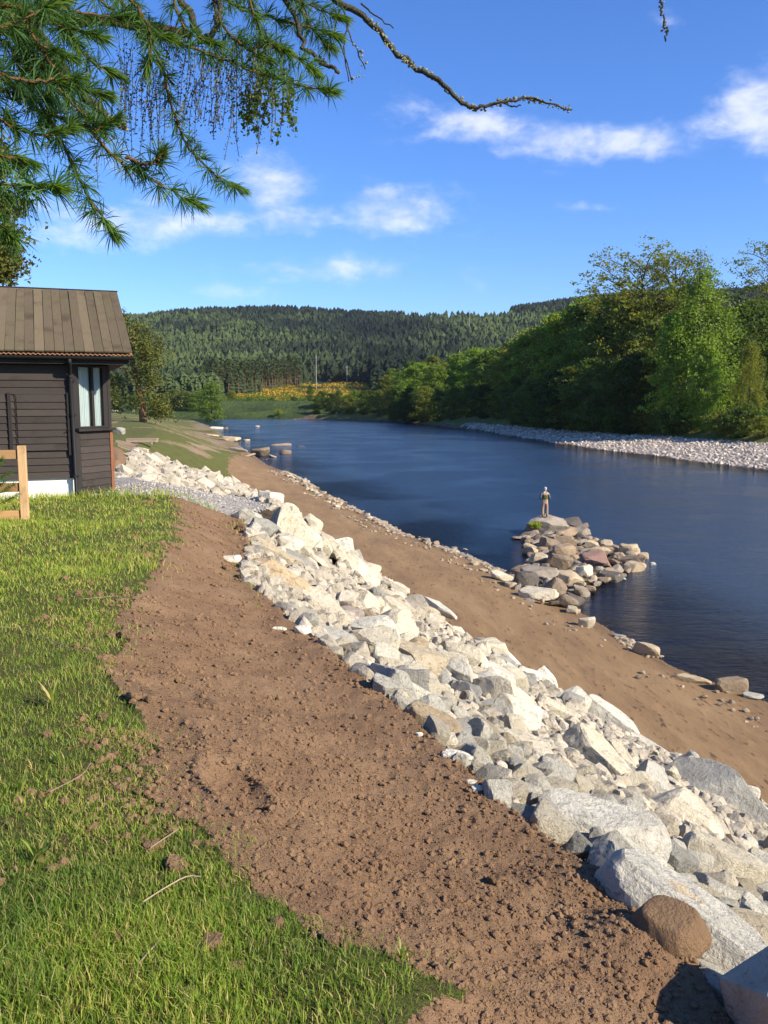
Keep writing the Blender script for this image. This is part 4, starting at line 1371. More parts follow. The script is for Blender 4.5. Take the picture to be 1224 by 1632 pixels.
def scatter_mesh(X, Y, Z, Rad, seed, jit=.35, flat=.8, base=None):
    r = np.random.default_rng(seed)
    V0, F0 = base or IC0
    n, k = len(X), len(V0)
    ang = r.uniform(0, 6.28, n)
    V = V0[None] * (1 + r.uniform(-jit, jit, (n, k, 1)))
    c, s = np.cos(ang)[:, None], np.sin(ang)[:, None]
    sx = r.uniform(.75, 1.25, (n, 1))
    x, y, z = V[..., 0] * sx, V[..., 1], V[..., 2] * flat
    W = np.stack([x * c - y * s, x * s + y * c, z], -1) * Rad[:, None, None]
    W += np.stack([X, Y, Z], -1)[:, None]
    F = (F0[None] + (np.arange(n) * k)[:, None, None]).reshape(-1, 3)
    return W.reshape(-1, 3), F


def soil_points(nmax, seed, s0=1.5, s1=17):
    r = np.random.default_rng(seed)
    y = np.exp(r.uniform(math.log(1.9), math.log(17), nmax * 4))
    t_ = r.uniform(-.5, .55, nmax * 4)
    x = t_ * (y + .4)
    z, cl, s, n, nw, nf = ground(x, y)
    a = np.interp(s, SOIL_S, SOIL_N); b = np.interp(s, TOP_S, TOP_N)
    patch = fbm(x * 2.2, y * 2.2, 77, 3) * 1.6 - .3
    keep = (n < b + .05) & ((cl == 1) & (r.random(len(x)) < .35 + .75 * patch) | ((n > a - .9 * r.random(len(x)) ** 2.2) & (cl == 0) & (patch > .50)))
    i = np.flatnonzero(keep)[:nmax]
    return x[i], y[i], z[i]


X, Y, Z = soil_points(52000, 91)
cls_ = ground(X, Y, False)[1]
rd = np.where(cls_ == 0, 1.5, 1.0) * .0022 * (1 + rs.pareto(1.9, len(X))).clip(0, 9) * (.75 + Y * .10)
bg_ = rd > .0065 * (.75 + Y * .10)
rd = np.where(bg_, rd * .85, rd)
A_ = scatter_mesh(X[~bg_], Y[~bg_], Z[~bg_] + rd[~bg_] * .2, rd[~bg_], 4, .15, .8, OCT)
B_ = scatter_mesh(X[bg_], Y[bg_], Z[bg_] + rd[bg_] * .2, rd[bg_], 5, .2, .75)
V, F = join([A_, B_])
o = link('soil_crumbs', mesh_np('soil_crumbs', V, F, M['soil']))
o['kind'] = 'stuff'; o['label'] = 'loose crumbs of brown soil'
S_ = rs.uniform(14, 92, 5200)
N_ = np.interp(S_, WAT_S, WAT_N) - .1 + rs.normal(0, .16, 5200) - np.where(rs.random(5200) < .10, rs.random(5200) * 2.2, 0)
X, Y = xy(S_, N_)
kf = fbm(S_ * .35, N_ * .3, 15, 3) > .42
X, Y = X[kf], Y[kf]
z = ground(X, Y, False)[0]
rd = rs.uniform(.015, .075, len(X)) * (1 + Y / 60)
V, F = scatter_mesh(X, Y, np.maximum(z, -.04) + rd * .2, rd, 16, .3, .6)
o = link('shore_pebbles', mesh_np('shore_pebbles', V, F, M['river_rock'])); o['kind'] = 'stuff'; o['label'] = 'small pebbles along the waterline'; o.color = (.40, .32, .22, 1)
# loose stones at the gravel path rim and on the shingle bar
X = rs.uniform(-6, -2.0, 900); Y = rs.uniform(15, 22, 900)
z, cl, *_ = ground(X, Y); kf = cl == 5
rd = rs.uniform(.012, .035, 900)
V, F = scatter_mesh(X[kf], Y[kf], z[kf] + rd[kf] * .2, rd[kf], 6)
o = link('gravel_stones', mesh_np('gravel_stones', V, F, M['rock'])); o['kind'] = 'stuff'; o['label'] = 'loose pale gravel on the path'; o.color = (.5, .46, .4, 1)
Y = rs.uniform(85, 235, 9000); X = rs.uniform(10, 62, 9000)
z, cl, *_ = ground(X, Y); kf = cl == 7
rd = rs.uniform(.09, .26, 9000) * (1 + (Y - 90) / 260)
V, F = scatter_mesh(X[kf], Y[kf], z[kf] + rd[kf] * .1, rd[kf], 8)
o = link('shingle_stones', mesh_np('shingle_stones', V, F, M['rock'])); o['kind'] = 'stuff'; o['label'] = 'pale cobbles of the shingle bar'; o.color = (.60, .51, .40, 1)
# ------------------------------------------------------------------ grass
def blade_mesh(X, Y, Z, H, Wd, seed, lean=.55):
    r = np.random.default_rng(seed)
    n = len(X)
    a = r.uniform(0, 6.283, n)
    ld = r.uniform(0, 6.283, n)
    ln = H * r.uniform(.1, 1, n) * lean
    b = np.stack([X, Y, Z - .006], -1)
    w = np.stack([np.cos(a), np.sin(a), np.zeros(n)], -1) * Wd[:, None] * .5
    l = np.stack([np.cos(ld) * ln, np.sin(ld) * ln, np.zeros(n)], -1)
    up = np.zeros((n, 3)); up[:, 2] = H
    p0, p1 = b - w, b + w
    m_ = b + up * .55 + l * .35
    p2, p3 = m_ - w * .8, m_ + w * .8
    tip = b + up * (1 - .25 * (ln / H)[:, None] ** 2) + l * 1.1
    V = np.stack([p0, p1, p2, p3, tip], 1).reshape(-1, 3)
    k = np.arange(n)[:, None] * 5
    return V, [np.concatenate([k + 0, k + 1, k + 3, k + 2], 1), np.concatenate([k + 2, k + 3, k + 4], 1)]


m, t = new_mat('grass_blade')
g_ = t.n('ShaderNodeNewGeometry')
isl = g_.outputs['Random Per Island']
c = t.ramp(isl, [(0, (.085, .165, .024)), (.45, (.160, .250, .036)), (.74, (.22, .285, .045)), (.86, (.31, .31, .09)), (1, (.40, .32, .16))])
pn = t.noise(g_.outputs['Position'], 1.1, 4, .6)
sy = t.n('ShaderNodeSeparateXYZ'); t.l(g_.outputs['Position'], sy.inputs[0])
dry = t.math('ADD', t.math('MULTIPLY', t.smooth(pn, .38, .66), .55), t.math('MULTIPLY', t.smooth(sy.outputs[1], 3.5, 8.0), .55))  # weight of the paler, warmer tint: noise patches, and rising with Y
c = t.mix(dry, c, t.mix(1.0, c, (2.0, 1.7, 1.4), 'MULTIPLY'))
d = t.n('ShaderNodeBsdfPrincipled'); t.l(c, d.inputs['Base Color']); d.inputs['Roughness'].default_value = .5; d.inputs['Specular IOR Level'].default_value = .25
tr = t.n('ShaderNodeBsdfTranslucent'); t.l(t.mix(1.0, c, (1.3, 1.35, .6), 'MULTIPLY'), tr.inputs['Color'])
ms = t.n('ShaderNodeMixShader'); ms.inputs[0].default_value = .4; t.l(d.outputs[0], ms.inputs[1]); t.l(tr.outputs[0], ms.inputs[2])
o = t.n('ShaderNodeOutputMaterial'); t.l(ms.outputs[0], o.inputs[0]); M['blade'] = m

r = np.random.default_rng(21)
NB = 480000
Y = np.exp(r.uniform(math.log(1.75), math.log(30), NB))
T_ = r.uniform(-.78, .30, NB)
X = T_ * (Y + .5)
z, cl, s, n, nw, nf = ground(X, Y)
nsoil = np.interp(s, SOIL_S, SOIL_N)
thin = fbm(X * 2.3, Y * 2.3, 90, 3)
inside_cab = np.zeros(NB, bool)
ca_, sa_ = math.cos(CROT), math.sin(CROT)
lx = (X - CAB[0]) * ca_ + (Y - CAB[1]) * sa_
ly = -(X - CAB[0]) * sa_ + (Y - CAB[1]) * ca_
inside_cab = (lx > XL - .2) & (lx < .65) & (ly > -.02 + np.maximum(lx, 0)) & (ly < DEP)
ed = nsoil - n
keep = (cl == 0) & (r.random(NB) < np.clip((thin - .32) * 5, .60, 1)) & ~inside_cab
stray = (cl == 1) & (ed > -.22) & (thin > .60) & (r.random(NB) < .30)
keep |= stray
near_b = np.flatnonzero((np.abs(ed) < 1.1) & (Y < 18) & (s < 17))
fr_s = np.zeros(len(near_b))
for (ox, oy) in ((.11, 0), (-.11, 0), (0, .13), (0, -.13), (.22, .1), (-.2, -.12)):
    fr_s += profile(X[near_b] + ox * (.7 + Y[near_b] * .06), Y[near_b] + oy * (.7 + Y[near_b] * .06))[1] == 1
fr_s /= 6
ragged = fbm(X[near_b] * 5, Y[near_b] * 5, 97, 3)
rn_ = r.random(len(near_b))
isg = cl[near_b] == 0
keep[near_b] = np.where(isg, keep[near_b] & (rn_ > fr_s * .85 - (ragged - .5) * 1.0), (fr_s < .95) & (rn_ < (1 - fr_s) * .30 * np.clip((ragged - .42) * 8, 0, 1)))
X, Y, Z = X[keep], Y[keep], z[keep]
tall = fbm(X * .8, Y * .8, 95, 3)
H = (.024 + .042 * r.random(len(X)) ** 1.6 + np.clip(tall - .48, 0, 1) * .15) * np.clip(.75 + Y * .03, .8, 1.25)
edge_c = (np.abs(lx[keep]) < 8) & (ly[keep] > -.5) & (ly[keep] < 0)
H = np.where(edge_c, H + .10 * r.random(len(X)), H)
Wd = np.maximum(.0032, .00062 * Y) * r.uniform(.7, 1.4, len(X))
V, F = blade_mesh(X, Y, Z, H, Wd, 22, .9)
o = link('grass', mesh_np('grass', V, F, M['blade'])); o['kind'] = 'stuff'; o['label'] = 'short green grass'
print('blades', len(X))

# broad yellow-green weed tufts in the grass
for i, (u, v, h_, nl, lab) in enumerate([(60, 1375, .16, 9, 'yellow-green broad-leaved weed in the left grass'), (85, 1130, .18, 8, 'pale weed tuft in the left grass level with the soil tongue'), (95, 1225, .10, 6, 'small yellow weed tuft above the broad-leaved weed'),
                                        (405, 1510, .05, 6, 'single green rosette weed in the grass near the soil'), (35, 1265, .12, 5, 'low pale weed at the left frame edge'), (640, 1535, .08, 14, 'grass tuft standing in bare soil'), (735, 1475, .035, 3, 'single seedling alone on the bare soil')]):
    h = hit(u, v)
    nl2 = nl
    a = rs.uniform(0, 6.28, nl2)
    parts = []
    for k in range(nl2):
        L = h_ * rs.uniform(.6, 1.1)
        ou = rs.uniform(.25, .8)
        tt = np.linspace(0, 1, 5)
        pth = np.stack([np.cos(a[k]) * L * ou * tt ** 1.5, np.sin(a[k]) * L * ou * tt ** 1.5, L * tt * (1 - .35 * ou * tt)], -1)
        wv_ = np.array([-math.sin(a[k]), math.cos(a[k]), 0]) * h_ * .05
        wd = np.sin(np.clip(tt * .85 + .15, 0, 1) * math.pi)[:, None]
        V = np.concatenate([pth - wv_ * wd, pth + wv_ * wd]); k_ = np.arange(4)
        parts.append((V, np.stack([k_, k_ + 1, k_ + 6, k_ + 5], -1)))
    V, F = join(parts)
    o = link('weed', mesh_np('weed', V, F, M['blade']))
    o.location = (h[0], h[1], gz(h[0], h[1]))
    tag(o, lab, 'weed', 'weeds in the grass and soil')
# dry twigs
for i, (pts, lab) in enumerate([([(80, 1275), (130, 1250), (145, 1232)], 'thin dry twig slanting in the left grass'), ([(228, 1455), (262, 1432), (297, 1412), (320, 1412)], 'pale forked twig between grass and crumbly clod'), ([(0, 1010), (40, 1012), (110, 1040)], 'long straw-coloured stem lying in the upper left grass'), ([(130, 962), (185, 955), (205, 960)], 'dry stem pointing from grass to the soil tongue'), ([(240, 1362), (285, 1335)], 'short brown twig beside the crumbly clod'), ([(222, 1560), (255, 1525)], 'short twig in the grass below the leaf-shaped clod')]):
    pp = [hit(u, v) for u, v in pts]
    pp = [(q[0], q[1], gz(q[0], q[1]) + .03) for q in pp]
    V, F = tube_arr(smooth_path(pp, 10), .0022, 5)
    o = link('twig', mesh_np('twig', V, F, M['plank'])); tag(o, lab, 'twig', 'dry twigs on the grass')


# ------------------------------------------------------------------ trees
def quad_leaves(C, size, seed, flat=0.0):
    r = np.random.default_rng(seed)
    n = len(C)
    a = r.normal(size=(n, 3)); a[:, 2] *= (1 - flat); a /= np.linalg.norm(a, axis=1, keepdims=True)
    b = r.normal(size=(n, 3)); b[:, 2] *= (1 - flat)
    b -= a * (a * b).sum(1, keepdims=True); b /= np.linalg.norm(b, axis=1, keepdims=True)
    sz = (size * r.uniform(.6, 1.3, n))[:, None]
    V = np.stack([C - a * sz, C + b * sz * .55, C + a * sz, C - b * sz * .55], 1).reshape(-1, 3)
    return V, (np.arange(n)[:, None] * 4 + np.arange(4))


ENV = {'round': lambda h: np.sqrt(np.clip(1 - (2 * h - 1) ** 2, 0, 1)), 'egg': lambda h: np.clip(np.sin(math.pi * h ** .7), 0, 1), 'cone': lambda h: np.clip((1 - h) ** .75, 0, 1) * np.clip(h * 8, 0, 1), 'column': lambda h: np.clip(np.minimum(h * 5, (1 - h) * 2.2), 0, 1) ** .6, 'dome': lambda h: np.sqrt(np.clip(1 - h ** 2, 0, 1)) * np.clip(h * 6, .3, 1)}


def make_tree(seed, H=18., Rc=5., cb=.2, env='round', nlimb=26, clumps=10, per=16, leaf=.32, cr=.9, droop=0., lift=.5, trunk=.3, fork=0, flat=0., bare=False, lean=.03):
    """returns trunk (V,F) and crown (V,F); unit metres, base at the origin"""
    r = np.random.default_rng(seed)
    tp = [np.array([0, 0, -1.2])]
    ang = r.uniform(0, 6.28)
    for k in range(1, 9):
        h = H * .97 * k / 8
        tp.append(np.array([math.cos(ang) * lean * h + r.normal(0, .012 * H * (k > 1)), math.sin(ang) * lean * h + r.normal(0, .012 * H * (k > 1)), h]))
    tp = np.array(tp)
    wood = [tube_arr(tp, np.linspace(trunk, .03, 9), 7)]
    cl, sc = [], []
    for i in range(nlimb):
        f = (i + r.random()) / nlimb
        hz = cb + (0.97 - cb) * f
        h0 = max(hz - .10 * r.random() - .05 * lift, cb * .7) * H
        base = np.array([np.interp(h0, tp[:, 2], tp[:, k]) for k in range(3)])
        az = i * 2.399 + r.normal(0, .4)
        L = Rc * ENV[env](np.array((hz - cb) / (1 - cb))) * r.uniform(.72, 1.12) + .25
        d = np.array([math.cos(az), math.sin(az), 0])
        tip = base + d * L + np.array([0, 0, L * lift * r.uniform(.5, 1.2) - droop * L])
        mid = (base + tip) / 2 + np.array([0, 0, .10 * L]) + r.normal(0, .05 * L, 3)
        path = smooth_path([base, mid, tip], 7)
        wood.append(tube_arr(path, np.linspace(max(.05, trunk * .38 * (1 - .6 * f)), .015, 7), 4, False))
        for _ in range(clumps):
            q = r.uniform(.35, 1.05)
            p_ = path[min(int(q * 6.99), 6)] + r.normal(0, 1, 3) * np.array([.16, .16, .13]) * L
            if r.random() < .45:
                k_ = path[min(int(q * 5), 6)]
                wood.append(tube_arr([k_, (k_ + p_) / 2 + r.normal(0, .08, 3), p_], [.035, .02, .008], 3, False))
            p_[2] -= droop * r.uniform(0, 2.0)
            cl.append(p_); sc.append(cr * r.uniform(.55, 1.3))
    cl, sc = np.array(cl), np.array(sc)
    C = np.repeat(cl, per, 0)
    off = r.normal(0, .45, C.shape)
    off[:, 2] = off[:, 2] * (.55 + droop * 1.6)
    C = C + off * np.repeat(sc, per)[:, None]
    if droop:
        C[:, 2] -= np.abs(r.normal(0, droop * 1.2, len(C)))
    V, F = quad_leaves(C, leaf, seed + 1, flat)
    return join(wood), (V, [F])


KIND = {}


def kind(name, bark='bark', leafm='leaf', n=1, **kw):
    KIND[name] = []
    for v in range(n):
        (tv, tf), (cv, cf) = make_tree(kw.get('seed', hash2(len(name), v, 3) * 1000 // 1).__int__() + v * 17, **{k: x for k, x in kw.items() if k != 'seed'})
        KIND[name].append((mesh_np('trunk', tv, tf, M[bark], True), mesh_np('crown', cv, cf, M[leafm]), kw.get('H', 18.)))


kind('alder', n=3, seed=101, H=18., Rc=5.0, cb=.06, env='egg', nlimb=46, clumps=10, per=22, leaf=.25, cr=1.1, lift=.35)
kind('maple', n=2, seed=151, H=18., Rc=4.8, cb=.05, env='dome', nlimb=44, clumps=10, per=22, leaf=.28, cr=1.15, lift=.15, droop=.05)
kind('birch', n=2, seed=201, H=24., Rc=4.6, cb=.12, env='column', nlimb=60, clumps=10, per=20, leaf=.20, cr=1.0, lift=.35, droop=.55, trunk=.26)
kind('oak', n=2, seed=251, H=22., Rc=6.6, cb=.30, env='round', nlimb=44, clumps=13, per=18, leaf=.17, cr=.9, lift=.75, trunk=.5)
kind('willow', n=2, seed=301, H=10., Rc=4.2, cb=.03, env='dome', nlimb=40, clumps=9, per=20, leaf=.22, cr=.95, lift=.45, trunk=.2)
kind('bush', n=2, seed=351, H=5., Rc=3.2, cb=.02, env='dome', nlimb=26, clumps=9, per=18, leaf=.18, cr=.8, lift=.3, trunk=.1)


def conifer_arr(seed, H=20., Rb=3.2, tiers=7, sides=7, bare=.1):
    r = np.random.default_rng(seed)
    parts = []
    for k in range(tiers):
        f = k / tiers
        z0 = H * (bare + (1 - bare) * f) - H * .03
        z1 = H * (bare + (1 - bare) * min(1, f + 2.0 / tiers))
        rad = Rb * (1 - f) ** .85 + .18
        a = np.linspace(0, 6.283, sides * 2, endpoint=False) + r.uniform(0, 1)
        rr_ = rad * np.where(np.arange(sides * 2) % 2, r.uniform(.45, .7, sides * 2), r.uniform(.8, 1.15, sides * 2))
        ring = np.stack([np.cos(a) * rr_, np.sin(a) * rr_, z0 + r.uniform(-.02, .02, sides * 2) * H], -1)
        V = np.concatenate([ring, [[0, 0, z1]]])
        i = np.arange(sides * 2)
        parts.append((V, np.stack([i, (i + 1) % (sides * 2), np.full(sides * 2, sides * 2)], -1)))
    return join(parts)


def tint_mat():
    m, t = new_mat('forest_conifer')
    at = t.n('ShaderNodeAttribute', attribute_name='tint').outputs['Fac']
    c = t.ramp(at, [(0, (.012, .018, .012)), (.30, (.019, .028, .016)), (.55, (.029, .040, .019)), (.75, (.040, .055, .022)), (1, (.060, .082, .028))])
    isl = t.n('ShaderNodeNewGeometry').outputs['Random Per Island']
    c = t.mix(1.0, c, t.ramp(isl, [(0, (.82, .82, .82)), (1, (1.16, 1.16, 1.16))]), 'MULTIPLY')
    finish(t, c, .9, None, spec=.05)
    return m


M['conifer'] = tint_mat()
CV = [conifer_arr(400 + k, 1.0, .115, 4, 3, .05) for k in range(6)]
CVN = [conifer_arr(430 + k, 1.0, .125, 8, 5, .03) for k in range(6)]
CV2 = [conifer_arr(450 + k, 1.0, .13, 3, 4, .42) for k in range(3)]
TR1 = tube_arr([(0, 0, -.05), (0, 0, .6)], [.014, .008], 4, False)
rf = np.random.default_rng(33)


def merge_instances(arrs, which, Xp, Yp, Zp, Hs, rot, wf, tint):
    Vs, Fs, T, o = [], [], [], 0
    for k, (V0, F0) in enumerate(arrs):
        i = np.flatnonzero(which == k)
        if not len(i):
            continue
        c, s = np.cos(rot[i])[:, None], np.sin(rot[i])[:, None]
        hx = (Hs[i] * wf[i])[:, None]
        W = np.stack([(V0[:, 0] * c - V0[:, 1] * s) * hx + Xp[i][:, None], (V0[:, 0] * s + V0[:, 1] * c) * hx + Yp[i][:, None], V0[:, 2] * Hs[i][:, None] + Zp[i][:, None]], -1)
        F0 = F0[0] if isinstance(F0, list) else F0
        Fs.append((F0[None] + (np.arange(len(i)) * len(V0))[:, None, None]).reshape(-1, F0.shape[1]) + o)
        Vs.append(W.reshape(-1, 3)); T.append(np.repeat(tint[i], len(V0)))
        o += len(i) * len(V0)
    return np.concatenate(Vs), np.concatenate(Fs), np.concatenate(T)


NF = 62000
Yp = 450 + (1800 - 450) * rf.random(NF) ** .72
Tp = rf.uniform(-.62, .62, NF)
Xp = Tp * Yp
Zp = ground(Xp, Yp, False)[0]
up = 612 + FPX * Tp
front = np.interp(up, [-400, 230, 335, 350, 480, 500, 590, 600, 900, 1700], [440, 440, 450, 545, 700, 760, 720, 470, 460, 460])
keep = Yp > front
vp = 636 - (Zp - 8) / Yp * FPX
keep &= ~((np.abs(vp - 512) < 6) & (up > 630) & (up < 810) & (Yp > 800))
gap = fbm(Xp * .004, Yp * .004, 60, 3)
keep &= (rf.random(NF) < np.clip(.35 + (gap - .3) * 2.5, .25, 1))
Xp, Yp, Zp, up, vp = Xp[keep], Yp[keep], Zp[keep], up[keep], vp[keep]
n = len(Xp)
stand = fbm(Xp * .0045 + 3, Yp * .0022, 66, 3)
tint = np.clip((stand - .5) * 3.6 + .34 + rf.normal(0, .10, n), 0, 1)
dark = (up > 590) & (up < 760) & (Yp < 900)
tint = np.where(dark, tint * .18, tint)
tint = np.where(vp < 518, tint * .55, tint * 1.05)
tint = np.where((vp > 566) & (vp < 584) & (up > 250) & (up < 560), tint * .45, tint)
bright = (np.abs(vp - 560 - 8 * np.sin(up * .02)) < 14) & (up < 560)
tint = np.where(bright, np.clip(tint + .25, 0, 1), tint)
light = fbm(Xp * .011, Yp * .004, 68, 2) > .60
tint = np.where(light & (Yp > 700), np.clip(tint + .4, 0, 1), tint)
Hs = (9.5 + 6.5 * rf.random(n) ** 1.5 * 1.2) * np.where(dark, 1.3, 1) * np.clip(.75 + Yp / 1800, .9, 1.45)
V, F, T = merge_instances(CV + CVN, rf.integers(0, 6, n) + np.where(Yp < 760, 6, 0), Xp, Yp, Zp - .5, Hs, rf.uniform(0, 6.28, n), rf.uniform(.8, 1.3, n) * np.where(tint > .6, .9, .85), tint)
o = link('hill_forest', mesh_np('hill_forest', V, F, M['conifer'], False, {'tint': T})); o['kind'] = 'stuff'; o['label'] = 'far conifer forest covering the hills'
print('forest', n, len(F))

# pale thin skyline trees above the clearing
i = 0
def tall_conifer_mesh():
    r = np.random.default_rng(470)
    out = []
    for k in range(3):
        (cv, cf) = CV2[k]
        ta = tube_arr([(0, 0, -.06), (.004, 0, .3), (0, .004, .62)], [.013, .010, .005], 5, False)
        # ragged top: small cards
        r2 = np.random.default_rng(480 + k)
        C = np.stack([r2.normal(0, .045, 170), r2.normal(0, .045, 170), r2.uniform(.42, 1.0, 170)], -1)
        C[:, :2] *= (1.35 - C[:, 2:])[:, :] * 1.9
        qv, qf = quad_leaves(C, .030, 490 + k, .4)
        out.append((mesh_np('trunk', ta[0], ta[1], M['pine_bark']), mesh_np('crown', qv, qf, M['pine_leaf'])))
    return out


PINES = tall_conifer_mesh()
pine_specs = []
for i in range(46):
    f = (i + rf.random() * .9) / 46
    u_ = 330 + 150 * f
    y_ = np.interp(u_, [330, 480], [535, 690]) + rf.uniform(-10, 6)
    x_ = (u_ - 612) / FPX * y_
    pine_specs.append((u_, x_, y_, rf.uniform(20, 25)))
pine_specs.sort()
POS = ['above the gorse edge', 'behind the lone green tree', 'over the gorse slope']
for i, (u_, x_, y_, h_) in enumerate(pine_specs):
    e = empty('plantation_pine', (x_, y_, gz(x_, y_, False) - .3), rf.uniform(0, 6.28))
    tag(e, f"bare-stemmed tall pine, {['first','second','third','fourth','fifth','sixth','seventh','eighth','ninth','tenth','eleventh','twelfth','thirteenth','fourteenth','fifteenth','sixteenth'][i % 16]} from left, {['left','middle','right'][min(i // 16, 2)]} third of the row above gorse", 'pine tree', 'pine row above the yellow gorse')
    tm, cm = PINES[i % 3]
    for nm, me in (('trunk', tm), ('crown', cm)):
        o = link(nm, me, e); o.scale = (h_, h_, h_)
        if nm == 'crown':
            o.color = (.62, .72, .6, 1)

# gorse slope: bushes nobody could count
ng_ = 1500
Yq = rf.uniform(470, 760, ng_); uq = rf.uniform(382, 640, ng_)
Xq = (uq - 612) / FPX * Yq
lim = np.interp(uq, [380, 480, 500, 590, 640], [600, 700, 760, 730, 640])
lim0 = np.interp(uq, [380, 440, 640], [540, 480, 520])
kq = (Yq < lim) & (Yq > lim0) & (fbm(Xq * .02, Yq * .02, 71, 2) > .38)
Xq, Yq = Xq[kq], Yq[kq]; Zq = ground(Xq, Yq, False)[0]
C = np.repeat(np.stack([Xq, Yq, Zq + .7], -1), 22, 0) + rf.normal(0, 1, (len(Xq) * 22, 3)) * np.array([1.6, 1.6, .6])
yl = rf.random(len(Xq)) < .72
V, F = quad_leaves(C[np.repeat(yl, 22)], .55, 73)
o = link('gorse_thicket', mesh_np('gorse_thicket', V, F, M['gorse'])); o['kind'] = 'stuff'; o['label'] = 'yellow flowering gorse on the far slope'; o.color = (1, 1, 1, 1)
V, F = quad_leaves(C[np.repeat(~yl, 22)], .6, 74)
o = link('scrub', mesh_np('scrub', V, F, M['leaf'])); o['kind'] = 'stuff'; o['label'] = 'green scrub among the gorse'; o.color = (.8, .9, .7, 1)

ns_ = 900
Yq = rf.uniform(353, 520, ns_); uq = rf.uniform(250, 660, ns_)
Xq = (uq - 612) / FPX * Yq
kq = fbm(Xq * .03, Yq * .02, 75, 3) > .50
Xq, Yq = Xq[kq], Yq[kq]; Zq = ground(Xq, Yq, False)[0]
hh = rf.uniform(.8, 3.6, len(Xq))
C = np.repeat(np.stack([Xq, Yq, Zq + hh * .5], -1), 30, 0) + rf.normal(0, 1, (len(Xq) * 30, 3)) * np.repeat(np.stack([hh * .7, hh * .7, hh * .4], -1), 30, 0)
V, F = quad_leaves(C, .45, 76)
o = link('shore_scrub', mesh_np('shore_scrub', V, F, M['leaf'])); o['kind'] = 'stuff'; o['label'] = 'low green scrub on the far shore'; o.color = (.9, .92, .7, 1)

# poles on the gorse slope
for (u, v0, v1, d, lab) in ((504, 566, 612, 640, 'tall pale pole on the gorse slope, farther left of two'), (553, 582, 606, 690, 'shorter pale pole on the gorse slope right of the tall one'), (748, 494, 514, 1250, 'thin pole standing at the hill clearing')):
    b = P_at(u, v1, d); tp_ = P_at(u, v0, d)
    V, F = tube_arr([(0, 0, -6), (0, 0, tp_[2] - b[2])], [.42, .30], 6)
    cross = box_arr(-1.2, 1.2, -.1, .1, tp_[2] - b[2] - 1.6, tp_[2] - b[2] - 1.3)
    e = empty('utility_pole', b); tag(e, lab, 'pole', 'poles on the hillside')
    o = link('shaft', mesh_np('shaft', V, F, M['pole_wood']), e)
    o = link('crossarm', mesh_np('crossarm', *cross, M['pole_wood']), e)


def plant(knd, x, y, h, wf, tint, label, cat='tree', group=None, var=None, rz=None, name=None, sink=.2, zb=None):
    ms_ = KIND[knd]
    tm, cm, H0 = ms_[(var if var is not None else int(rf.integers(0, 9))) % len(ms_)]
    z_ = (gz(x, y, False) if zb is None else zb) - sink
    e = empty(name or knd + '_tree', (x, y, z_), rf.uniform(0, 6.28) if rz is None else rz)
    tag(e, label, cat, group)
    s_ = h / H0
    for nm, me in (('trunk', tm), ('crown', cm)):
        o = link(nm, me, e)
        o.scale = (s_ * wf, s_ * wf, s_)
        if nm == 'crown':
            o.color = (*tint, 1)
    return e


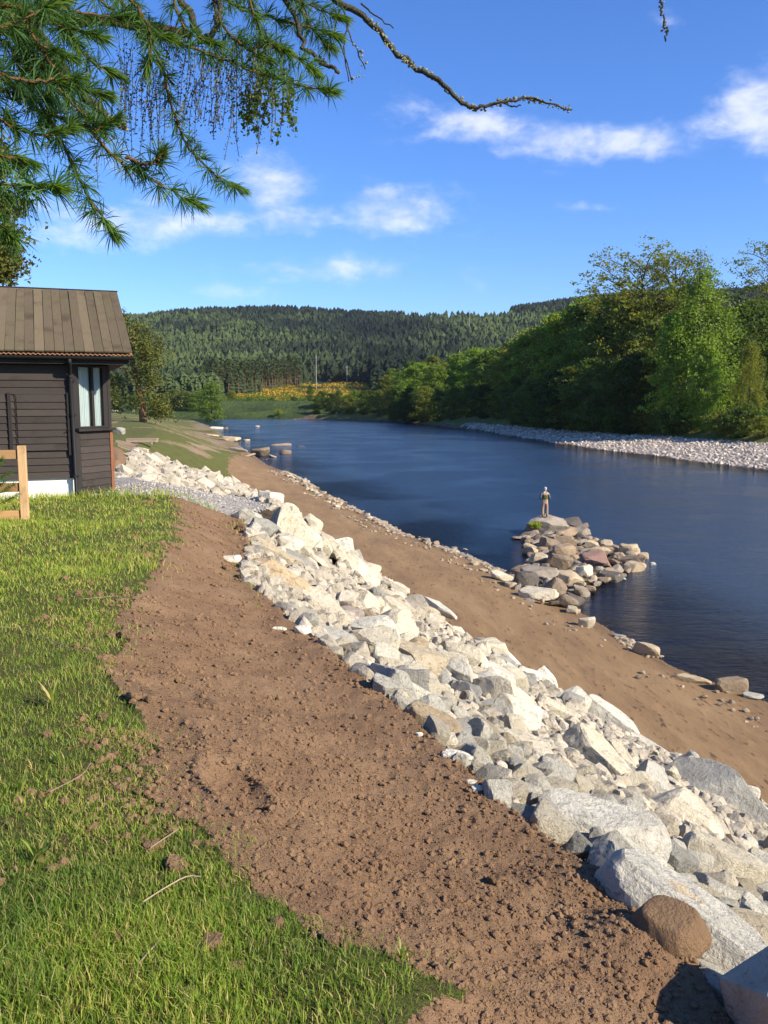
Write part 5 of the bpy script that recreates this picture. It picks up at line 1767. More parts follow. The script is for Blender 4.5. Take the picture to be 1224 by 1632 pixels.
G = {'pale': (1.4, 1.48, 1.05), 'dark': (.66, .74, .58), 'mid': (1.12, 1.22, .9), 'bright': (1.45, 1.6, .95), 'yellow': (2.0, 1.75, .8), 'bronze': (1.55, 1.2, .8), 'olive': (1.25, 1.05, .8), 'grey': (1.0, .9, .95), 'deep': (.40, .45, .42)}  # leaf tints; bright carries sunlight and deep carries shade in the colour
FB = [  # u, v_top, distance, width factor, kind, tone, label
    (1110, 398, 119, 1.0, 'birch', 'pale', 'tall drooping pale green birch rising above the far bank'),
    (1012, 412, 168, 1.25, 'oak', 'bronze', 'big open-crowned bronze oak behind the far bank trees, left of the birch'),
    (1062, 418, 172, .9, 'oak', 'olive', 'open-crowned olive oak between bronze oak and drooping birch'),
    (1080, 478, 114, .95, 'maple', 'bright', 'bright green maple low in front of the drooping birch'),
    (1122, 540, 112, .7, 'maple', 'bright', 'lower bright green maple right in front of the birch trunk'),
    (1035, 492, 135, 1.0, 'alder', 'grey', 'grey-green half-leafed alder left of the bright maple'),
    (1000, 470, 150, 1.0, 'alder', 'olive', 'olive-brown alder below the bronze oak'),
    (962, 464, 160, 1.0, 'alder', 'mid', 'mid-green round tree left of the bronze oak'),
    (930, 468, 168, .95, 'maple', 'mid', 'leafy mid-green tree with pointed top left of the round tree'),
    (905, 486, 176, 1.0, 'maple', 'yellow', 'yellow-green tree in the middle of the far bank wood'),
    (880, 500, 185, 1.0, 'alder', 'olive', 'olive alder just left of the yellow-green tree'),
    (850, 518, 192, 1.1, 'maple', 'bright', 'bright green broad tree catching sun at the wood shoulder'),
    (815, 556, 198, .9, 'willow', 'bronze', 'bronze-yellow small tree below the bright broad tree'),
    (828, 538, 214, .9, 'alder', 'mid', 'mid-green tree behind the bronze-yellow small tree'),
    (790, 566, 222, 1.0, 'alder', 'dark', 'dark alder left of the bronze-yellow small tree'),
    (765, 558, 246, 1.1, 'maple', 'mid', 'pale mid-green rounded tree at the middle of the wood'),
    (738, 557, 266, 1.1, 'maple', 'bright', 'light green rounded tree left of the pale rounded one'),
    (715, 590, 252, .9, 'willow', 'bright', 'small light green bush-like tree low on the dark bank'),
    (705, 570, 285, 1.0, 'alder', 'bronze', 'reddish-brown tree behind the small light green one'),
    (690, 574, 295, 1.1, 'maple', 'mid', 'green tree near the upstream end of the wood'),
    (665, 575, 310, 1.2, 'maple', 'bright', 'light green spreading tree toward the river bend'),
    (640, 586, 326, 1.0, 'alder', 'mid', 'mid-green tree left of the light spreading tree'),
    (615, 590, 335, 1.0, 'alder', 'olive', 'olive tree near the river bend'),
    (590, 616, 345, 1.0, 'alder', 'dark', 'dark round tree at the river bend'),
    (565, 618, 352, 1.1, 'alder', 'mid', 'greyish green tree at the river bend, left of the dark round one'),
    (540, 620, 358, 1.1, 'alder', 'dark', 'dark bank tree second from the wood end'),
    (515, 622, 362, 1.1, 'willow', 'dark', 'low dark tree at the very end of the wood'),
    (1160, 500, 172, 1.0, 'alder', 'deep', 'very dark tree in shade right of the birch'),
    (1190, 525, 122, .75, 'birch', 'bronze', 'bronze-green drooping tree with a pale ivied trunk near the gorse bush'),
    (1222, 400, 185, 1.0, 'oak', 'olive', 'tall dark oak at the right frame edge'),
    (1250, 470, 180, 1.0, 'alder', 'dark', 'dark tree just past the right frame edge'),
    (1195, 455, 176, 1.0, 'alder', 'dark', 'dark crown behind the bronze-green drooping tree'),
    (1140, 470, 170, 1.0, 'alder', 'dark', 'dark crown behind the birch on its right'),
]
def wood_front(u):
    d_ = np.linspace(60, 345, 600)
    x_ = (u - 612) / FPX * d_
    ok = x_ - np.interp(d_, RW_Y, RW_X) > np.interp(d_, RW_Y2, RW_B) + 2
    return float(d_[np.argmax(ok)]) if ok.any() else 345.


for (u, vt, d, wf, knd, tn, lab) in FB:
    f0 = wood_front(u)
    d = max(d, f0 + (d - 118) * .45 + (6 if u > 1060 else 2)) if u > 690 else d
    x_ = (u - 612) / FPX * d
    zb = gz(x_, d, False)
    zt_ = P_at(u, vt, d)[2]
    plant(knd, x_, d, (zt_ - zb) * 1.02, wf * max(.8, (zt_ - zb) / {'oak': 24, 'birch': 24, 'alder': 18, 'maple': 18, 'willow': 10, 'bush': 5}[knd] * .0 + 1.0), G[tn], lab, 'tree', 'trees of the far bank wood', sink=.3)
# dark alders overhanging the water, and fill behind
k = 0
fr_list = []
for (u, vt, d) in [(505, 628, 352), (530, 622, 346), (556, 622, 338), (580, 618, 330), (604, 616, 322), (628, 612, 312), (652, 612, 300), (676, 608, 288), (700, 612, 276), (724, 610, 262), (748, 606, 252), (772, 602, 240), (797, 600, 228), (822, 592, 214), (846, 590, 200), (870, 584, 192), (893, 575, 182), (915, 566, 172), (938, 560, 164), (962, 556, 156), (985, 552, 148), (1008, 548, 142)]:
    d = max(d, wood_front(u) - 1) if u > 690 else d
    x_ = (u - 612) / FPX * d
    zb = gz(x_, d, False)
    h_ = P_at(u, vt, d)[2] - zb
    tn = ['dark', 'deep', 'olive', 'dark', 'grey'][k % 5]
    near_t = min(FB, key=lambda q: abs(q[0] - u))
    fr_list.append(dict(label=f"{ {'dark': 'dark green', 'deep': 'blackish', 'olive': 'olive-brown', 'grey': 'grey twiggy'}[tn]} waterside alder overhanging the river", u=u, d=d, x=x_, h=h_, tn=tn, var=k))
    k += 1
dedupe(fr_list, lambda q: q['d'], None, 'such from the shingle bar')
for q in fr_list:
    plant('alder', q['x'], q['d'], q['h'], 1.25, G[q['tn']], q['label'], 'tree', 'alders along the far waterline', var=q['var'], sink=.6)
bk_list = []
for k, (u, vt, d) in enumerate([(625, 584, 380), (655, 570, 370), (690, 562, 350), (725, 556, 330), (755, 548, 310), (785, 545, 290), (815, 528, 265), (845, 508, 245), (875, 488, 235), (900, 476, 222), (930, 466, 212), (960, 460, 204), (990, 452, 200), (1030, 450, 196), (1075, 455, 192), (1110, 462, 190), (1150, 480, 186), (1180, 478, 190), (1215, 470, 200), (1260, 460, 205)]):
    x_ = (u - 612) / FPX * d
    d = max(d, wood_front(u) + 26) if u > 690 else d
    x_ = (u - 612) / FPX * d
    zb = gz(x_, d, False)
    tn = ['mid', 'dark', 'olive', 'mid', 'bright'][k % 5]
    bk_list.append(dict(label=f"{ {'mid': 'mid-green', 'dark': 'dark green', 'olive': 'olive-brown', 'bright': 'fresh green'}[tn]} tree at the back of the far bank wood", d=d, x=x_, h=P_at(u, vt, d)[2] - zb, tn=tn, u=u))
dedupe(bk_list, lambda q: -q['u'], None, 'such from the right')
for q in bk_list:
    plant('alder' if q['tn'] != 'bright' else 'maple', q['x'], q['d'], q['h'], 1.15, G[q['tn']], q['label'], 'tree', 'trees at the back of the far bank wood')
# low bushes under the wood
bu = []
for k, (u, vb, w_, tn) in enumerate([(1150, 690, 1.1, 'olive'), (1080, 694, 1.2, 'dark'), (1035, 692, 1.1, 'bronze'), (990, 690, 1.2, 'dark'), (945, 684, 1.2, 'dark'), (905, 682, 1.2, 'olive'), (865, 680, 1.2, 'bronze'), (830, 680, 1.2, 'dark'), (1215, 672, 1.0, 'bronze'), (1180, 668, 1., 'dark'), (1225, 655, 1.2, 'mid')]):
    d = {1150: 122, 1080: 128, 1035: 134, 990: 142, 945: 154, 905: 168, 865: 182, 830: 200, 1215: 124, 1180: 136, 1225: 140}[u]
    d = max(d, wood_front(u) + 1.5)
    x_ = (u - 612) / FPX * d
    bu.append(dict(label=f"{ {'olive': 'olive', 'dark': 'dark green', 'bronze': 'brownish'}.get(tn, 'green')} low bush under the far bank trees", u=u, d=d, x=x_, tn=tn, w=w_))
dedupe(bu, lambda q: -q['u'], None, 'such from the right')
for q in bu:
    plant('bush', q['x'], q['d'], rf.uniform(3.0, 5.0), q['w'] * 1.1, G[q['tn']], q['label'], 'bush', 'bushes under the far bank wood')
# gorse bush by the ivied tree
gd = wood_front(1195) + 7
e = plant('bush', (1195 - 612) / FPX * gd, gd, 3.0, .55, (1, 1, 1), 'yellow flowering gorse bush alone near the right edge of the far bank', 'bush', name='gorse_bush')
for ch in e.children:
    if ch.name.startswith('crown'):
        me = ch.data.copy(); me.materials.clear(); me.materials.append(M['gorse']); ch.data = me

# trees at the bend, left of the gorse
for (u, vt, d, wf, knd, tn, lab) in [(338, 603, 330, 1.05, 'maple', 'mid', 'lone round green tree at the river bend on the left bank'), (300, 624, 380, 1.3, 'bush', 'grey', 'grey-green bush left of the lone round tree'), (280, 620, 390, 1.5, 'willow', 'grey', 'grey-green willow farther left behind the pine'), (318, 622, 370, 1.2, 'willow', 'mid', 'green willow tucked behind the lone round tree'),
                                   (372, 622, 400, 1.0, 'willow', 'bronze', 'leafless greyish-brown tree right of the lone round tree'), (400, 642, 400, 1.3, 'bush', 'mid', 'low green bush under the gorse slope'), (436, 632, 410, 1.2, 'willow', 'mid', 'rounded green bush midway along the far shore'), (470, 640, 400, 1.3, 'bush', 'dark', 'dark low bush right of the rounded green bush'),
                                   (495, 610, 380, .8, 'alder', 'dark', 'dark narrow tree at the end of the gorse slope'), (445, 652, 352, 1.3, 'bush', 'yellow', 'yellow-green reedy bush on the far shore point'), (255, 626, 400, 1.2, 'willow', 'dark', 'dark willow right behind the leaning pine'), (215, 628, 380, 1.2, 'willow', 'dark', 'dark willow left of the leaning pine'), (190, 622, 400, 1.2, 'alder', 'dark', 'dark tree between cabin and leaning pine'), (150, 620, 400, 1.2, 'alder', 'mid', 'tree hidden behind the cabin bay')]:
    x_ = (u - 612) / FPX * d
    zb = gz(x_, d, False)
    plant(knd, x_, d, max(P_at(u, vt, d)[2] - zb, 2.2), wf, G[tn], lab, 'tree' if knd != 'bush' else 'bush', 'trees at the river bend')

# the leaning scots pine on the left bank
def pad_tree(name, x, y, zb, H, pads, limbs, trunk_path, rad, label, seed, leaf=.18, per=260, tint=(1, 1, 1)):
    e = empty(name, (x, y, zb)); tag(e, label, 'pine tree')
    r = np.random.default_rng(seed)
    tp_ = smooth_path(trunk_path, 14)
    tr = link('trunk', mesh_np('trunk', *tube_arr(tp_, np.linspace(rad, rad * .28, 14), 9), M['pine_bark'], True), e)
    for L in limbs:
        link('limb', mesh_np('limb', *tube_arr(smooth_path(L, 9), np.linspace(rad * .42, rad * .12, 9), 6), M['pine_bark'], True), e)
    cs = []
    for (px0, py0, pz0, pr, ph) in pads:
        k = max(3, int(per * pr))
        c_ = np.stack([r.normal(0, .5, k) * pr, r.normal(0, .5, k) * pr, r.normal(0, .34, k) * ph], -1) + np.array([px0, py0, pz0])
        sub = np.repeat(c_[:max(2, k // 9)], 9, 0)[:k]
        sub = sub + r.normal(0, .16, sub.shape) * min(pr, 1.6)
        cs.append(sub)
    cv, cf = quad_leaves(np.concatenate(cs), leaf, seed + 1, .2)
    cr_ = link('crown', mesh_np('crown', cv, cf, M['pine_leaf']), e)
    cr_.color = (*tint, 1)
    return e


d = 118
b = P_at(228, 664, d)
k_ = d / FPX
pads = [(-.5 + (u - 228) * k_, rf.uniform(-1.8, 1.8), (664 - v) * k_, r_ * k_, r_ * k_ * .8) for (u, v, r_) in [(207, 500, 14), (212, 515, 22), (225, 520, 26), (240, 535, 26), (252, 548, 26), (235, 560, 30), (250, 575, 28), (258, 560, 20), (225, 545, 30), (205, 545, 24), (240, 592, 26), (252, 600, 22), (245, 625, 26), (258, 630, 24), (268, 640, 20), (262, 652, 18), (188, 600, 20), (186, 622, 20), (180, 600, 20), (195, 560, 22), (185, 640, 20), (250, 648, 20)]]
pad_tree('scots_pine', b[0], b[1], gz(b[0], b[1], False), 14, pads, [[(0 - 4 * k_, 0, 60 * k_), (-14 * k_, -.5, 78 * k_), (-40 * k_, -1, 90 * k_)], [(2 * k_, 0, 46 * k_), (14 * k_, .3, 58 * k_), (24 * k_, .5, 50 * k_)], [(-6 * k_, 0, 95 * k_), (10 * k_, 0, 115 * k_), (24 * k_, 0, 120 * k_)]],
         [(1 * k_, 0, -.6), (0, 0, 2 * k_), (-3 * k_, 0, 40 * k_), (-12 * k_, 0, 85 * k_), (-14 * k_, 0, 120 * k_), (-8 * k_, 0, 150 * k_)], 7 * k_, 'leaning scots pine with orange limbs on the left bank past the cabin', 501, .17, 260, (1.2, 1.25, .85))
d = 27
b = P_at(-40, 640, d)
k_ = d / FPX
gzb = gz(b[0], b[1], False)
pads = [((u + 46) * k_, rf.uniform(-1.2, 1.2), CAM_H + (636 - v) * k_ - gzb, r_ * k_, r_ * k_ * .7) for (u, v, r_) in [(5, 385, 36), (18, 420, 30), (0, 430, 40), (-20, 400, 50), (-60, 380, 60), (8, 350, 34), (-10, 330, 40), (0, 290, 40), (-25, 270, 50), (-60, 300, 60), (-40, 350, 60), (-90, 420, 70), (-80, 230, 60), (-110, 340, 70), (-30, 240, 40), (12, 448, 28), (-10, 455, 34), (-130, 280, 60)]]
pad_tree('roadside_pine', b[0], b[1], gzb, 14, pads, [[(0, 0, 4.2), (.5, .3, 4.8), (1.0, 0, 5.2)], [(0, 0, 5.5), (.4, -.3, 6.3), (.8, 0, 6.8)]], [(0, 0, -.6), (.1, 0, 3), (-.2, .1, 6), (0, 0, 9.5)], .22, 'golden-green pine crown behind the cabin roof', 521, .075, 1500, (1.05, 1.12, .8))

# sapling by the fence
h = P(8, 820, 6.33)
sap = empty('pine_sapling', (h[0] + .03, h[1] - .45, gz(h[0], h[1] - .45))); tag(sap, 'young pine sapling with tufted needles growing at the fence', 'sapling')
parts, nd = [tube_arr([(0, 0, -.05), (.02, 0, .4), (.0, 0, .92)], [.012, .009, .005], 6)], []
rp = np.random.default_rng(61)
for i in range(15):
    zz = .2 + .68 * i / 15
    az = i * 2.4
    L = .30 * (1.15 - zz) + .08
    q = np.array([math.cos(az) * L, math.sin(az) * L, zz + L * .5])
    parts.append(tube_arr([(.01, 0, zz), tuple(q)], [.006, .003], 4))
    for f in np.linspace(.35, 1, 7):
        nd.append((np.array([.01, 0, zz]) * (1 - f) + q * f, q - np.array([.01, 0, zz])))
link('stem', mesh_np('stem', *join(parts), M['young_bark']), sap)


def needles(centers, axes, per, length, width, seed, spread=.9, fwd=.6):
    r = np.random.default_rng(seed)
    C = np.repeat(np.asarray(centers), per, 0); A = np.repeat(np.asarray(axes), per, 0)
    A = A / (np.linalg.norm(A, axis=1, keepdims=True) + 1e-9)
    D = r.normal(size=C.shape); D /= np.linalg.norm(D, axis=1, keepdims=True)
    D = D * spread + A * fwd
    D /= np.linalg.norm(D, axis=1, keepdims=True)
    L = length * r.uniform(.65, 1.15, len(C))
    tip = C + D * L[:, None]; tip[:, 2] -= L * .12
    S = np.cross(D, r.normal(size=C.shape)); S /= np.linalg.norm(S, axis=1, keepdims=True)
    S *= width / 2
    mid = C + D * L[:, None] * .55
    V = np.stack([C - S * .5, C + S * .5, mid + S, tip, mid - S], 1).reshape(-1, 3)
    k = np.arange(len(C))[:, None] * 5
    return V, [np.concatenate([k, k + 1, k + 2, k + 4], 1), np.concatenate([k + 4, k + 2, k + 3], 1)]


V, F = needles([a for a, b in nd], [b for a, b in nd], 22, .085, .004, 62, .8, .8)
o = link('needles', mesh_np('needles', V, F, M['larch_needle']), sap); o.color = (.9, .95, .9, 1)
# ------------------------------------------------------------------ overhanging larch
LX, LY = -3.3, 1.1
larch = empty('larch_tree', (0, 0, 0))
tag(larch, 'larch with needle tufts and hanging twigs overhanging from above', 'larch tree')
gzl = gz(LX, LY, False)
trunk_p = [(LX, LY, gzl - .4), (LX + .05, LY, 8.5), (LX - .05, LY + .05, 11), (LX, LY, 15)]
link('trunk', mesh_np('trunk', *tube_arr(smooth_path(trunk_p, 16), np.linspace(.26, .12, 16), 12), M['larch_bark'], True), larch)
rl = np.random.default_rng(77)


def pt(u, v, d):
    return P_at(u, v, d)


def limb(pts, r0, r1, mat, name='limb', n=26, wob=.006, parent=larch):
    p_ = smooth_path(pts, n)
    p_[1:-1] += rl.normal(0, wob, (n - 2, 3))
    o = link(name, mesh_np(name, *tube_arr(p_, np.linspace(r0, r1, n), 7), M[mat], True), parent)
    return p_, o


def from_trunk(zz):
    return (LX + .1, LY + .05, zz)


# main limbs, all leaving the trunk outside the frame
limb([from_trunk(9.9), pt(-260, -60, 2.0), pt(60, -90, 2.5), pt(330, -60, 2.9), pt(520, -25, 3.1)], .045, .014, 'larch_bark')
limb([from_trunk(9.2), pt(-300, 90, 1.9), pt(-60, 50, 2.2), pt(120, 30, 2.6), pt(300, 55, 2.8)], .035, .010, 'larch_bark')
limb([from_trunk(9.5), pt(-300, 10, 2.1), pt(-40, -20, 2.6), pt(70, 70, 2.75), pt(125, 145, 2.8), pt(165, 180, 2.8), pt(200, 203, 2.8)], .028, .011, 'lichen_bark')
limb([from_trunk(10.1), pt(-200, -180, 2.3), pt(250, -210, 2.9), pt(450, -70, 3.2), pt(545, 5, 3.25), pt(592, 35, 3.25), pt(640, 92, 3.25), pt(690, 122, 3.2), pt(735, 160, 3.2), pt(760, 173, 3.2), pt(800, 162, 3.2), pt(845, 158, 3.2), pt(912, 175, 3.2)],   .016, .0027, 'lichen_bark', n=60, wob=.004)
limb([pt(420, -110, 3.1), pt(480, 60, 3.1), pt(505, 90, 3.1), pt(540, 116, 3.1)], .009, .006, 'lichen_bark', 'twig')
limb([pt(252, -60, 2.9), pt(300, 20, 2.9), pt(320, 60, 2.9), pt(345, 40, 2.9), pt(352, -60, 2.9)], .013, .008, 'lichen_bark')
limb([pt(-40, 120, 2.5), pt(10, 145, 2.5), pt(32, 165, 2.5)], .008, .005, 'lichen_bark', 'twig')
limb([pt(990, -320, 3.0), pt(1040, -120, 3.0), pt(1053, 0, 3.0), pt(1057, 35, 3.0), pt(1061, 66, 3.0)], .004, .0028, 'lichen_bark', 'twig')
limb([from_trunk(10.6), pt(100, -420, 2.4), pt(600, -420, 2.9), pt(900, -370, 3.0), pt(992, -322, 3.0)], .022, .004, 'lichen_bark', n=40)
# bare side twigs of the dead branch
for pts in ([(543, 8), (560, 60), (582, 110)], [(556, 30), (548, 70), (556, 130)], [(575, 5), (600, 25), (627, 45)], [(540, 20), (535, 50), (548, 88), (560, 128)], [(690, 122), (706, 140), (716, 150)], [(800, 162), (815, 172), (830, 168)]):
    limb([pt(u, v, 3.22) for u, v in pts], .0035, .002, 'lichen_bark', 'twig', 10, .003)
# lichen tufts crusting the branches
parts = []
for (pa, n_) in (([(592, 35), (640, 92), (690, 122), (735, 160), (760, 173), (800, 162), (845, 158), (905, 174)], 300), ([(560, 60), (582, 110), (556, 130)], 20), ([(125, 145), (165, 180), (200, 203)], 200), ([(505, 90), (540, 116)], 30), ([(1053, 0), (1061, 60)], 14)):
    P_ = smooth_path([pt(u, v, 3.22 if u > 500 and u < 1000 else 2.8 if u < 300 else 3.0) for u, v in pa], 60)
    for _ in range(n_):
        c = P_[int(rl.integers(0, 60))] + rl.normal(0, .005, 3)
        V0, F0 = IC0
        parts.append((V0 * (1 + rl.uniform(-.4, .4, (len(V0), 1))) * rl.uniform(.0022, .0058) + c, F0))
V, F = join(parts)
m, t = new_mat('lichen')
oc = objc(t)
finish(t, t.mix(t.noise(oc, 60, 4), (.17, .17, .09), (.32, .31, .19)), .95, t.noise(oc, 300, 3), .8, .004, .1); M['lichen'] = m
o = link('lichen', mesh_np('lichen', V, F, M['lichen']), larch); o['kind'] = 'stuff'


def shoot(pts, d0, d1, seed, r0=.0055, nl=.066, per=44, step=.034, tint=(1, 1, 1), tipb=True):
    ds = np.linspace(d0, d1, len(pts))
    path = smooth_path([pt(u, v, dd) for (u, v), dd in zip(pts, ds)], 30)
    path[1:-1] += rl.normal(0, .0022, (28, 3))
    o = link('shoot', mesh_np('shoot', *tube_arr(path, np.linspace(r0, .0022, 30), 6), M['young_bark'], True), larch)
    seg = np.linalg.norm(np.diff(path, axis=0), axis=1); cum = np.concatenate([[0], np.cumsum(seg)])
    at = np.arange(step * .5, cum[-1], step)
    C = np.stack([np.interp(at, cum, path[:, k]) for k in range(3)], -1)
    A = np.gradient(C, axis=0) if len(C) > 2 else np.tile(path[-1] - path[0], (len(C), 1))
    A /= np.linalg.norm(A, axis=1, keepdims=True) + 1e-9
    side = rl.normal(size=C.shape); side /= np.linalg.norm(side, axis=1, keepdims=True)
    V, F = needles(C + side * .004, A * .75 + side * .8, per, nl, .0027, seed, .78, .5)
    k_ = 14
    tips = path[-1] - A[-1] * np.linspace(0, .055, k_)[:, None]
    V2, F2 = needles(tips, np.repeat(A[-1:], k_, 0), 10, nl * .7, .0026, seed + 1, .45, 1.0)
    o2 = link('needles', mesh_np('needles', V, F, M['larch_needle']), o); o2.color = (*tint, 1)
    o3 = link('new_needles', mesh_np('new_needles', V2, F2, M['larch_needle']), o); o3.color = (tint[0] * 1.9, tint[1] * 1.55, tint[2] * 1.0, 1)
    return path


S = [([(120, -60), (200, 10), (262, 58), (330, 85), (400, 112), (455, 130), (532, 147)], 2.7, 2.85), ([(300, -70), (370, 5), (430, 28), (490, 42), (540, 58)], 3.1, 3.2), ([(225, 20), (262, 120), (280, 190), (305, 240), (340, 275), (385, 302)], 2.8, 2.9),
     ([(20, 60), (120, 170), (165, 235), (215, 272), (265, 300), (318, 328)], 2.3, 2.5), ([(20, 80), (60, 160), (100, 230), (135, 300), (160, 345), (182, 372)], 2.3, 2.4), ([(-120, 270), (-40, 286), (30, 296), (90, 300)], 1.75, 1.65),
     ([(380, -60), (420, 60), (470, 90), (505, 118)], 3.0, 3.0), ([(-90, 140), (0, 190), (60, 215), (110, 205)], 2.1, 2.15), ([(60, -20), (110, 60), (150, 100), (190, 120)], 2.4, 2.5), ([(-80, -20), (0, 40), (60, 70), (110, 90)], 2.2, 2.3),
     ([(-60, -60), (50, -10), (130, 20), (210, 30)], 2.4, 2.5), ([(100, -70), (150, -10), (215, 40), (270, 60)], 2.6, 2.6), ([(-100, 60), (-20, 110), (50, 130), (120, 125)], 2.0, 2.1), ([(0, 0), (40, 60), (70, 120), (80, 170)], 2.3, 2.3),
     ([(180, -40), (230, 30), (240, 70), (235, 115)], 2.5, 2.5), ([(40, 40), (90, 110), (130, 140), (170, 150)], 2.2, 2.25), ([(330, -60), (350, 30), (390, 75), (425, 95)], 2.9, 2.9), ([(410, -70), (460, -10), (500, 10), (548, 30)], 3.1, 3.1), ([(-120, 340), (-60, 330), (-10, 350), (20, 380)], 1.9, 1.8),
     ([(-60, 20), (20, 10), (90, 40), (160, 60)], 2.1, 2.2), ([(270, -60), (280, 10), (300, 50), (345, 70)], 2.7, 2.7), ([(-90, 100), (-30, 60), (40, 30), (100, 0)], 2.0, 2.1), ([(440, -60), (470, 0), (510, 60), (530, 75)], 3.2, 3.2), ([(-100, 200), (-30, 240), (15, 250), (50, 262)], 1.9, 1.9),
     ([(70, 180), (110, 190), (150, 205), (185, 190)], 2.3, 2.3), ([(200, 250), (230, 262), (250, 255), (262, 240)], 2.4, 2.4), ([(370, 60), (400, 80), (430, 70), (455, 80)], 2.8, 2.8)]
for i in range(9):
    u0, v0 = rl.uniform(-80, 130), rl.uniform(-60, 110)
    d_ = rl.uniform(2.2, 2.8)
    if v0 > 150 - u0 * .35:
        v0 -= 70
    du, dv = rl.uniform(40, 120), rl.uniform(20, 100)
    S.append(([(u0, v0), (u0 + du * .35, v0 + dv * .3), (u0 + du * .7, v0 + dv * .65), (u0 + du, v0 + dv)], d_, d_ + .1))
for i, (pts, d0, d1) in enumerate(S):
    dk = (.8, .82, .85) if i > 6 else (1, 1, 1)
    shoot(pts, d0, d1, 600 + i * 3, tint=dk, nl=.064, per=46 if i < 7 else 36)

# fine hanging twigs with small dark flecks
wood, fl = [], []
for i in range(110):
    u0 = rl.choice([rl.uniform(165, 470), rl.uniform(180, 260), rl.uniform(300, 460), rl.uniform(-20, 170)], p=[.45, .12, .33, .10])
    v0 = rl.uniform(40, 140) if u0 > 165 else rl.uniform(90, 190)
    ln = rl.uniform(60, 150) * (1.15 if 190 < u0 < 300 and i % 3 == 0 else .9)
    d = rl.uniform(2.75, 3.1)
    du = rl.normal(-4, 12)
    pth = smooth_path([pt(u0, v0, d), pt(u0 + du * .6 + rl.normal(0, 4), v0 + ln * .5, d + rl.normal(0, .03)), pt(u0 + du, v0 + ln, d)], 14)
    wood.append(tube_arr(pth, .0011, 3, False))
    for q in pth[1:]:
        for _ in range(3):
            fl.append(q + rl.normal(0, .006, 3))
o = link('hanging_twigs', mesh_np('hanging_twigs', *join(wood), M['lichen_bark']), larch); o['kind'] = 'stuff'
V, F = quad_leaves(np.array(fl), .0050, 905)
o2 = link('twig_buds', mesh_np('twig_buds', V, F, M['lichen_strand']), o); o2['kind'] = 'stuff'; o2.color = (1, 1, 1, 1)
fl = []
wood = []
for i in range(18):     # greener, leafier hanging sprays at the right of the mass
    u0 = rl.uniform(395, 465); v0 = rl.uniform(95, 160); ln = rl.uniform(40, 85)
    d = rl.uniform(2.9, 3.05)
    pth = smooth_path([pt(u0, v0, d), pt(u0 + rl.normal(0, 6), v0 + ln * .5, d), pt(u0 + rl.normal(0, 10), v0 + ln, d)], 12)
    wood.append(tube_arr(pth, .0011, 3, False))
    for q in pth:
        for _ in range(4):
            fl.append(q + rl.normal(0, .009, 3))
o = link('hanging_sprays', mesh_np('hanging_sprays', *join(wood), M['lichen_bark']), larch); o['kind'] = 'stuff'
V, F = quad_leaves(np.array(fl), .009, 906)
o2 = link('spray_leaves', mesh_np('spray_leaves', V, F, M['leaf']), o); o2['kind'] = 'stuff'; o2.color = (.75, .85, .6, 1)

# ------------------------------------------------------------------ the angler
def skin_mesh(name, verts, edges, radii, mat, root=0, sub=2):
    me = bpy.data.meshes.new(name)
    me.from_pydata(verts, edges, [])
    o = bpy.data.objects.new(name, me); COL.objects.link(o)
    sk = o.modifiers.new('skin', 'SKIN'); sk.use_smooth_shade = True
    for k, rr_ in enumerate(radii):
        sv = me.skin_vertices[0].data[k]
        sv.radius = (rr_, rr_) if not isinstance(rr_, tuple) else rr_
        sv.use_root = (k == root)
    sb = o.modifiers.new('sub', 'SUBSURF'); sb.levels = sub; sb.render_levels = sub
    dg = bpy.context.evaluated_depsgraph_get()
    m2 = bpy.data.meshes.new_from_object(o.evaluated_get(dg))
    m2.name = name
    bpy.data.objects.remove(o); bpy.data.meshes.remove(me)
    m2.materials.clear(); m2.materials.append(M[mat])
    return m2


M['skin'] = flat_mat('skin', (.50, .30, .21), .6)
M['wader'] = flat_mat('tan_waders', (.32, .22, .14), .8)
M['vest'] = flat_mat('olive_vest', (.085, .10, .03), .9)
M['shirt'] = flat_mat('grey_check_shirt', (.085, .115, .13), .9)
M['cap'] = flat_mat('grey_cap', (.42, .44, .46), .9)
M['yoke'] = flat_mat('pale_yoke', (.46, .42, .34), .9)
M['belt'] = flat_mat('dark_belt', (.03, .028, .025), .8)
M['boot'] = flat_mat('brown_boot', (.12, .08, .05), .8)
mp_ = P(868, 826, .9)
man = empty('person', (mp_[0], mp_[1], 0))
DG = None
# standing on the flat rock at the jetty tip: cast onto it
rk = next(o for o in bpy.data.objects if o.get('label', '').startswith('flat warm grey rock the angler'))
bpy.context.view_layer.update()
zz = max((rk.matrix_world @ v.co).z for v in rk.data.vertices if ((rk.matrix_world @ v.co).xy - Vector(mp_[:2])).length < .45) if any(((rk.matrix_world @ v.co).xy - Vector(mp_[:2])).length < .45 for v in rk.data.vertices) else .9
man.location.z = zz - .02
tag(man, 'angler in olive vest, tan waders and pale cap standing on the jetty tip', 'person')
man.rotation_euler = (0, 0, R(-4))
man.scale = (1.0, 1.0, 1.0)
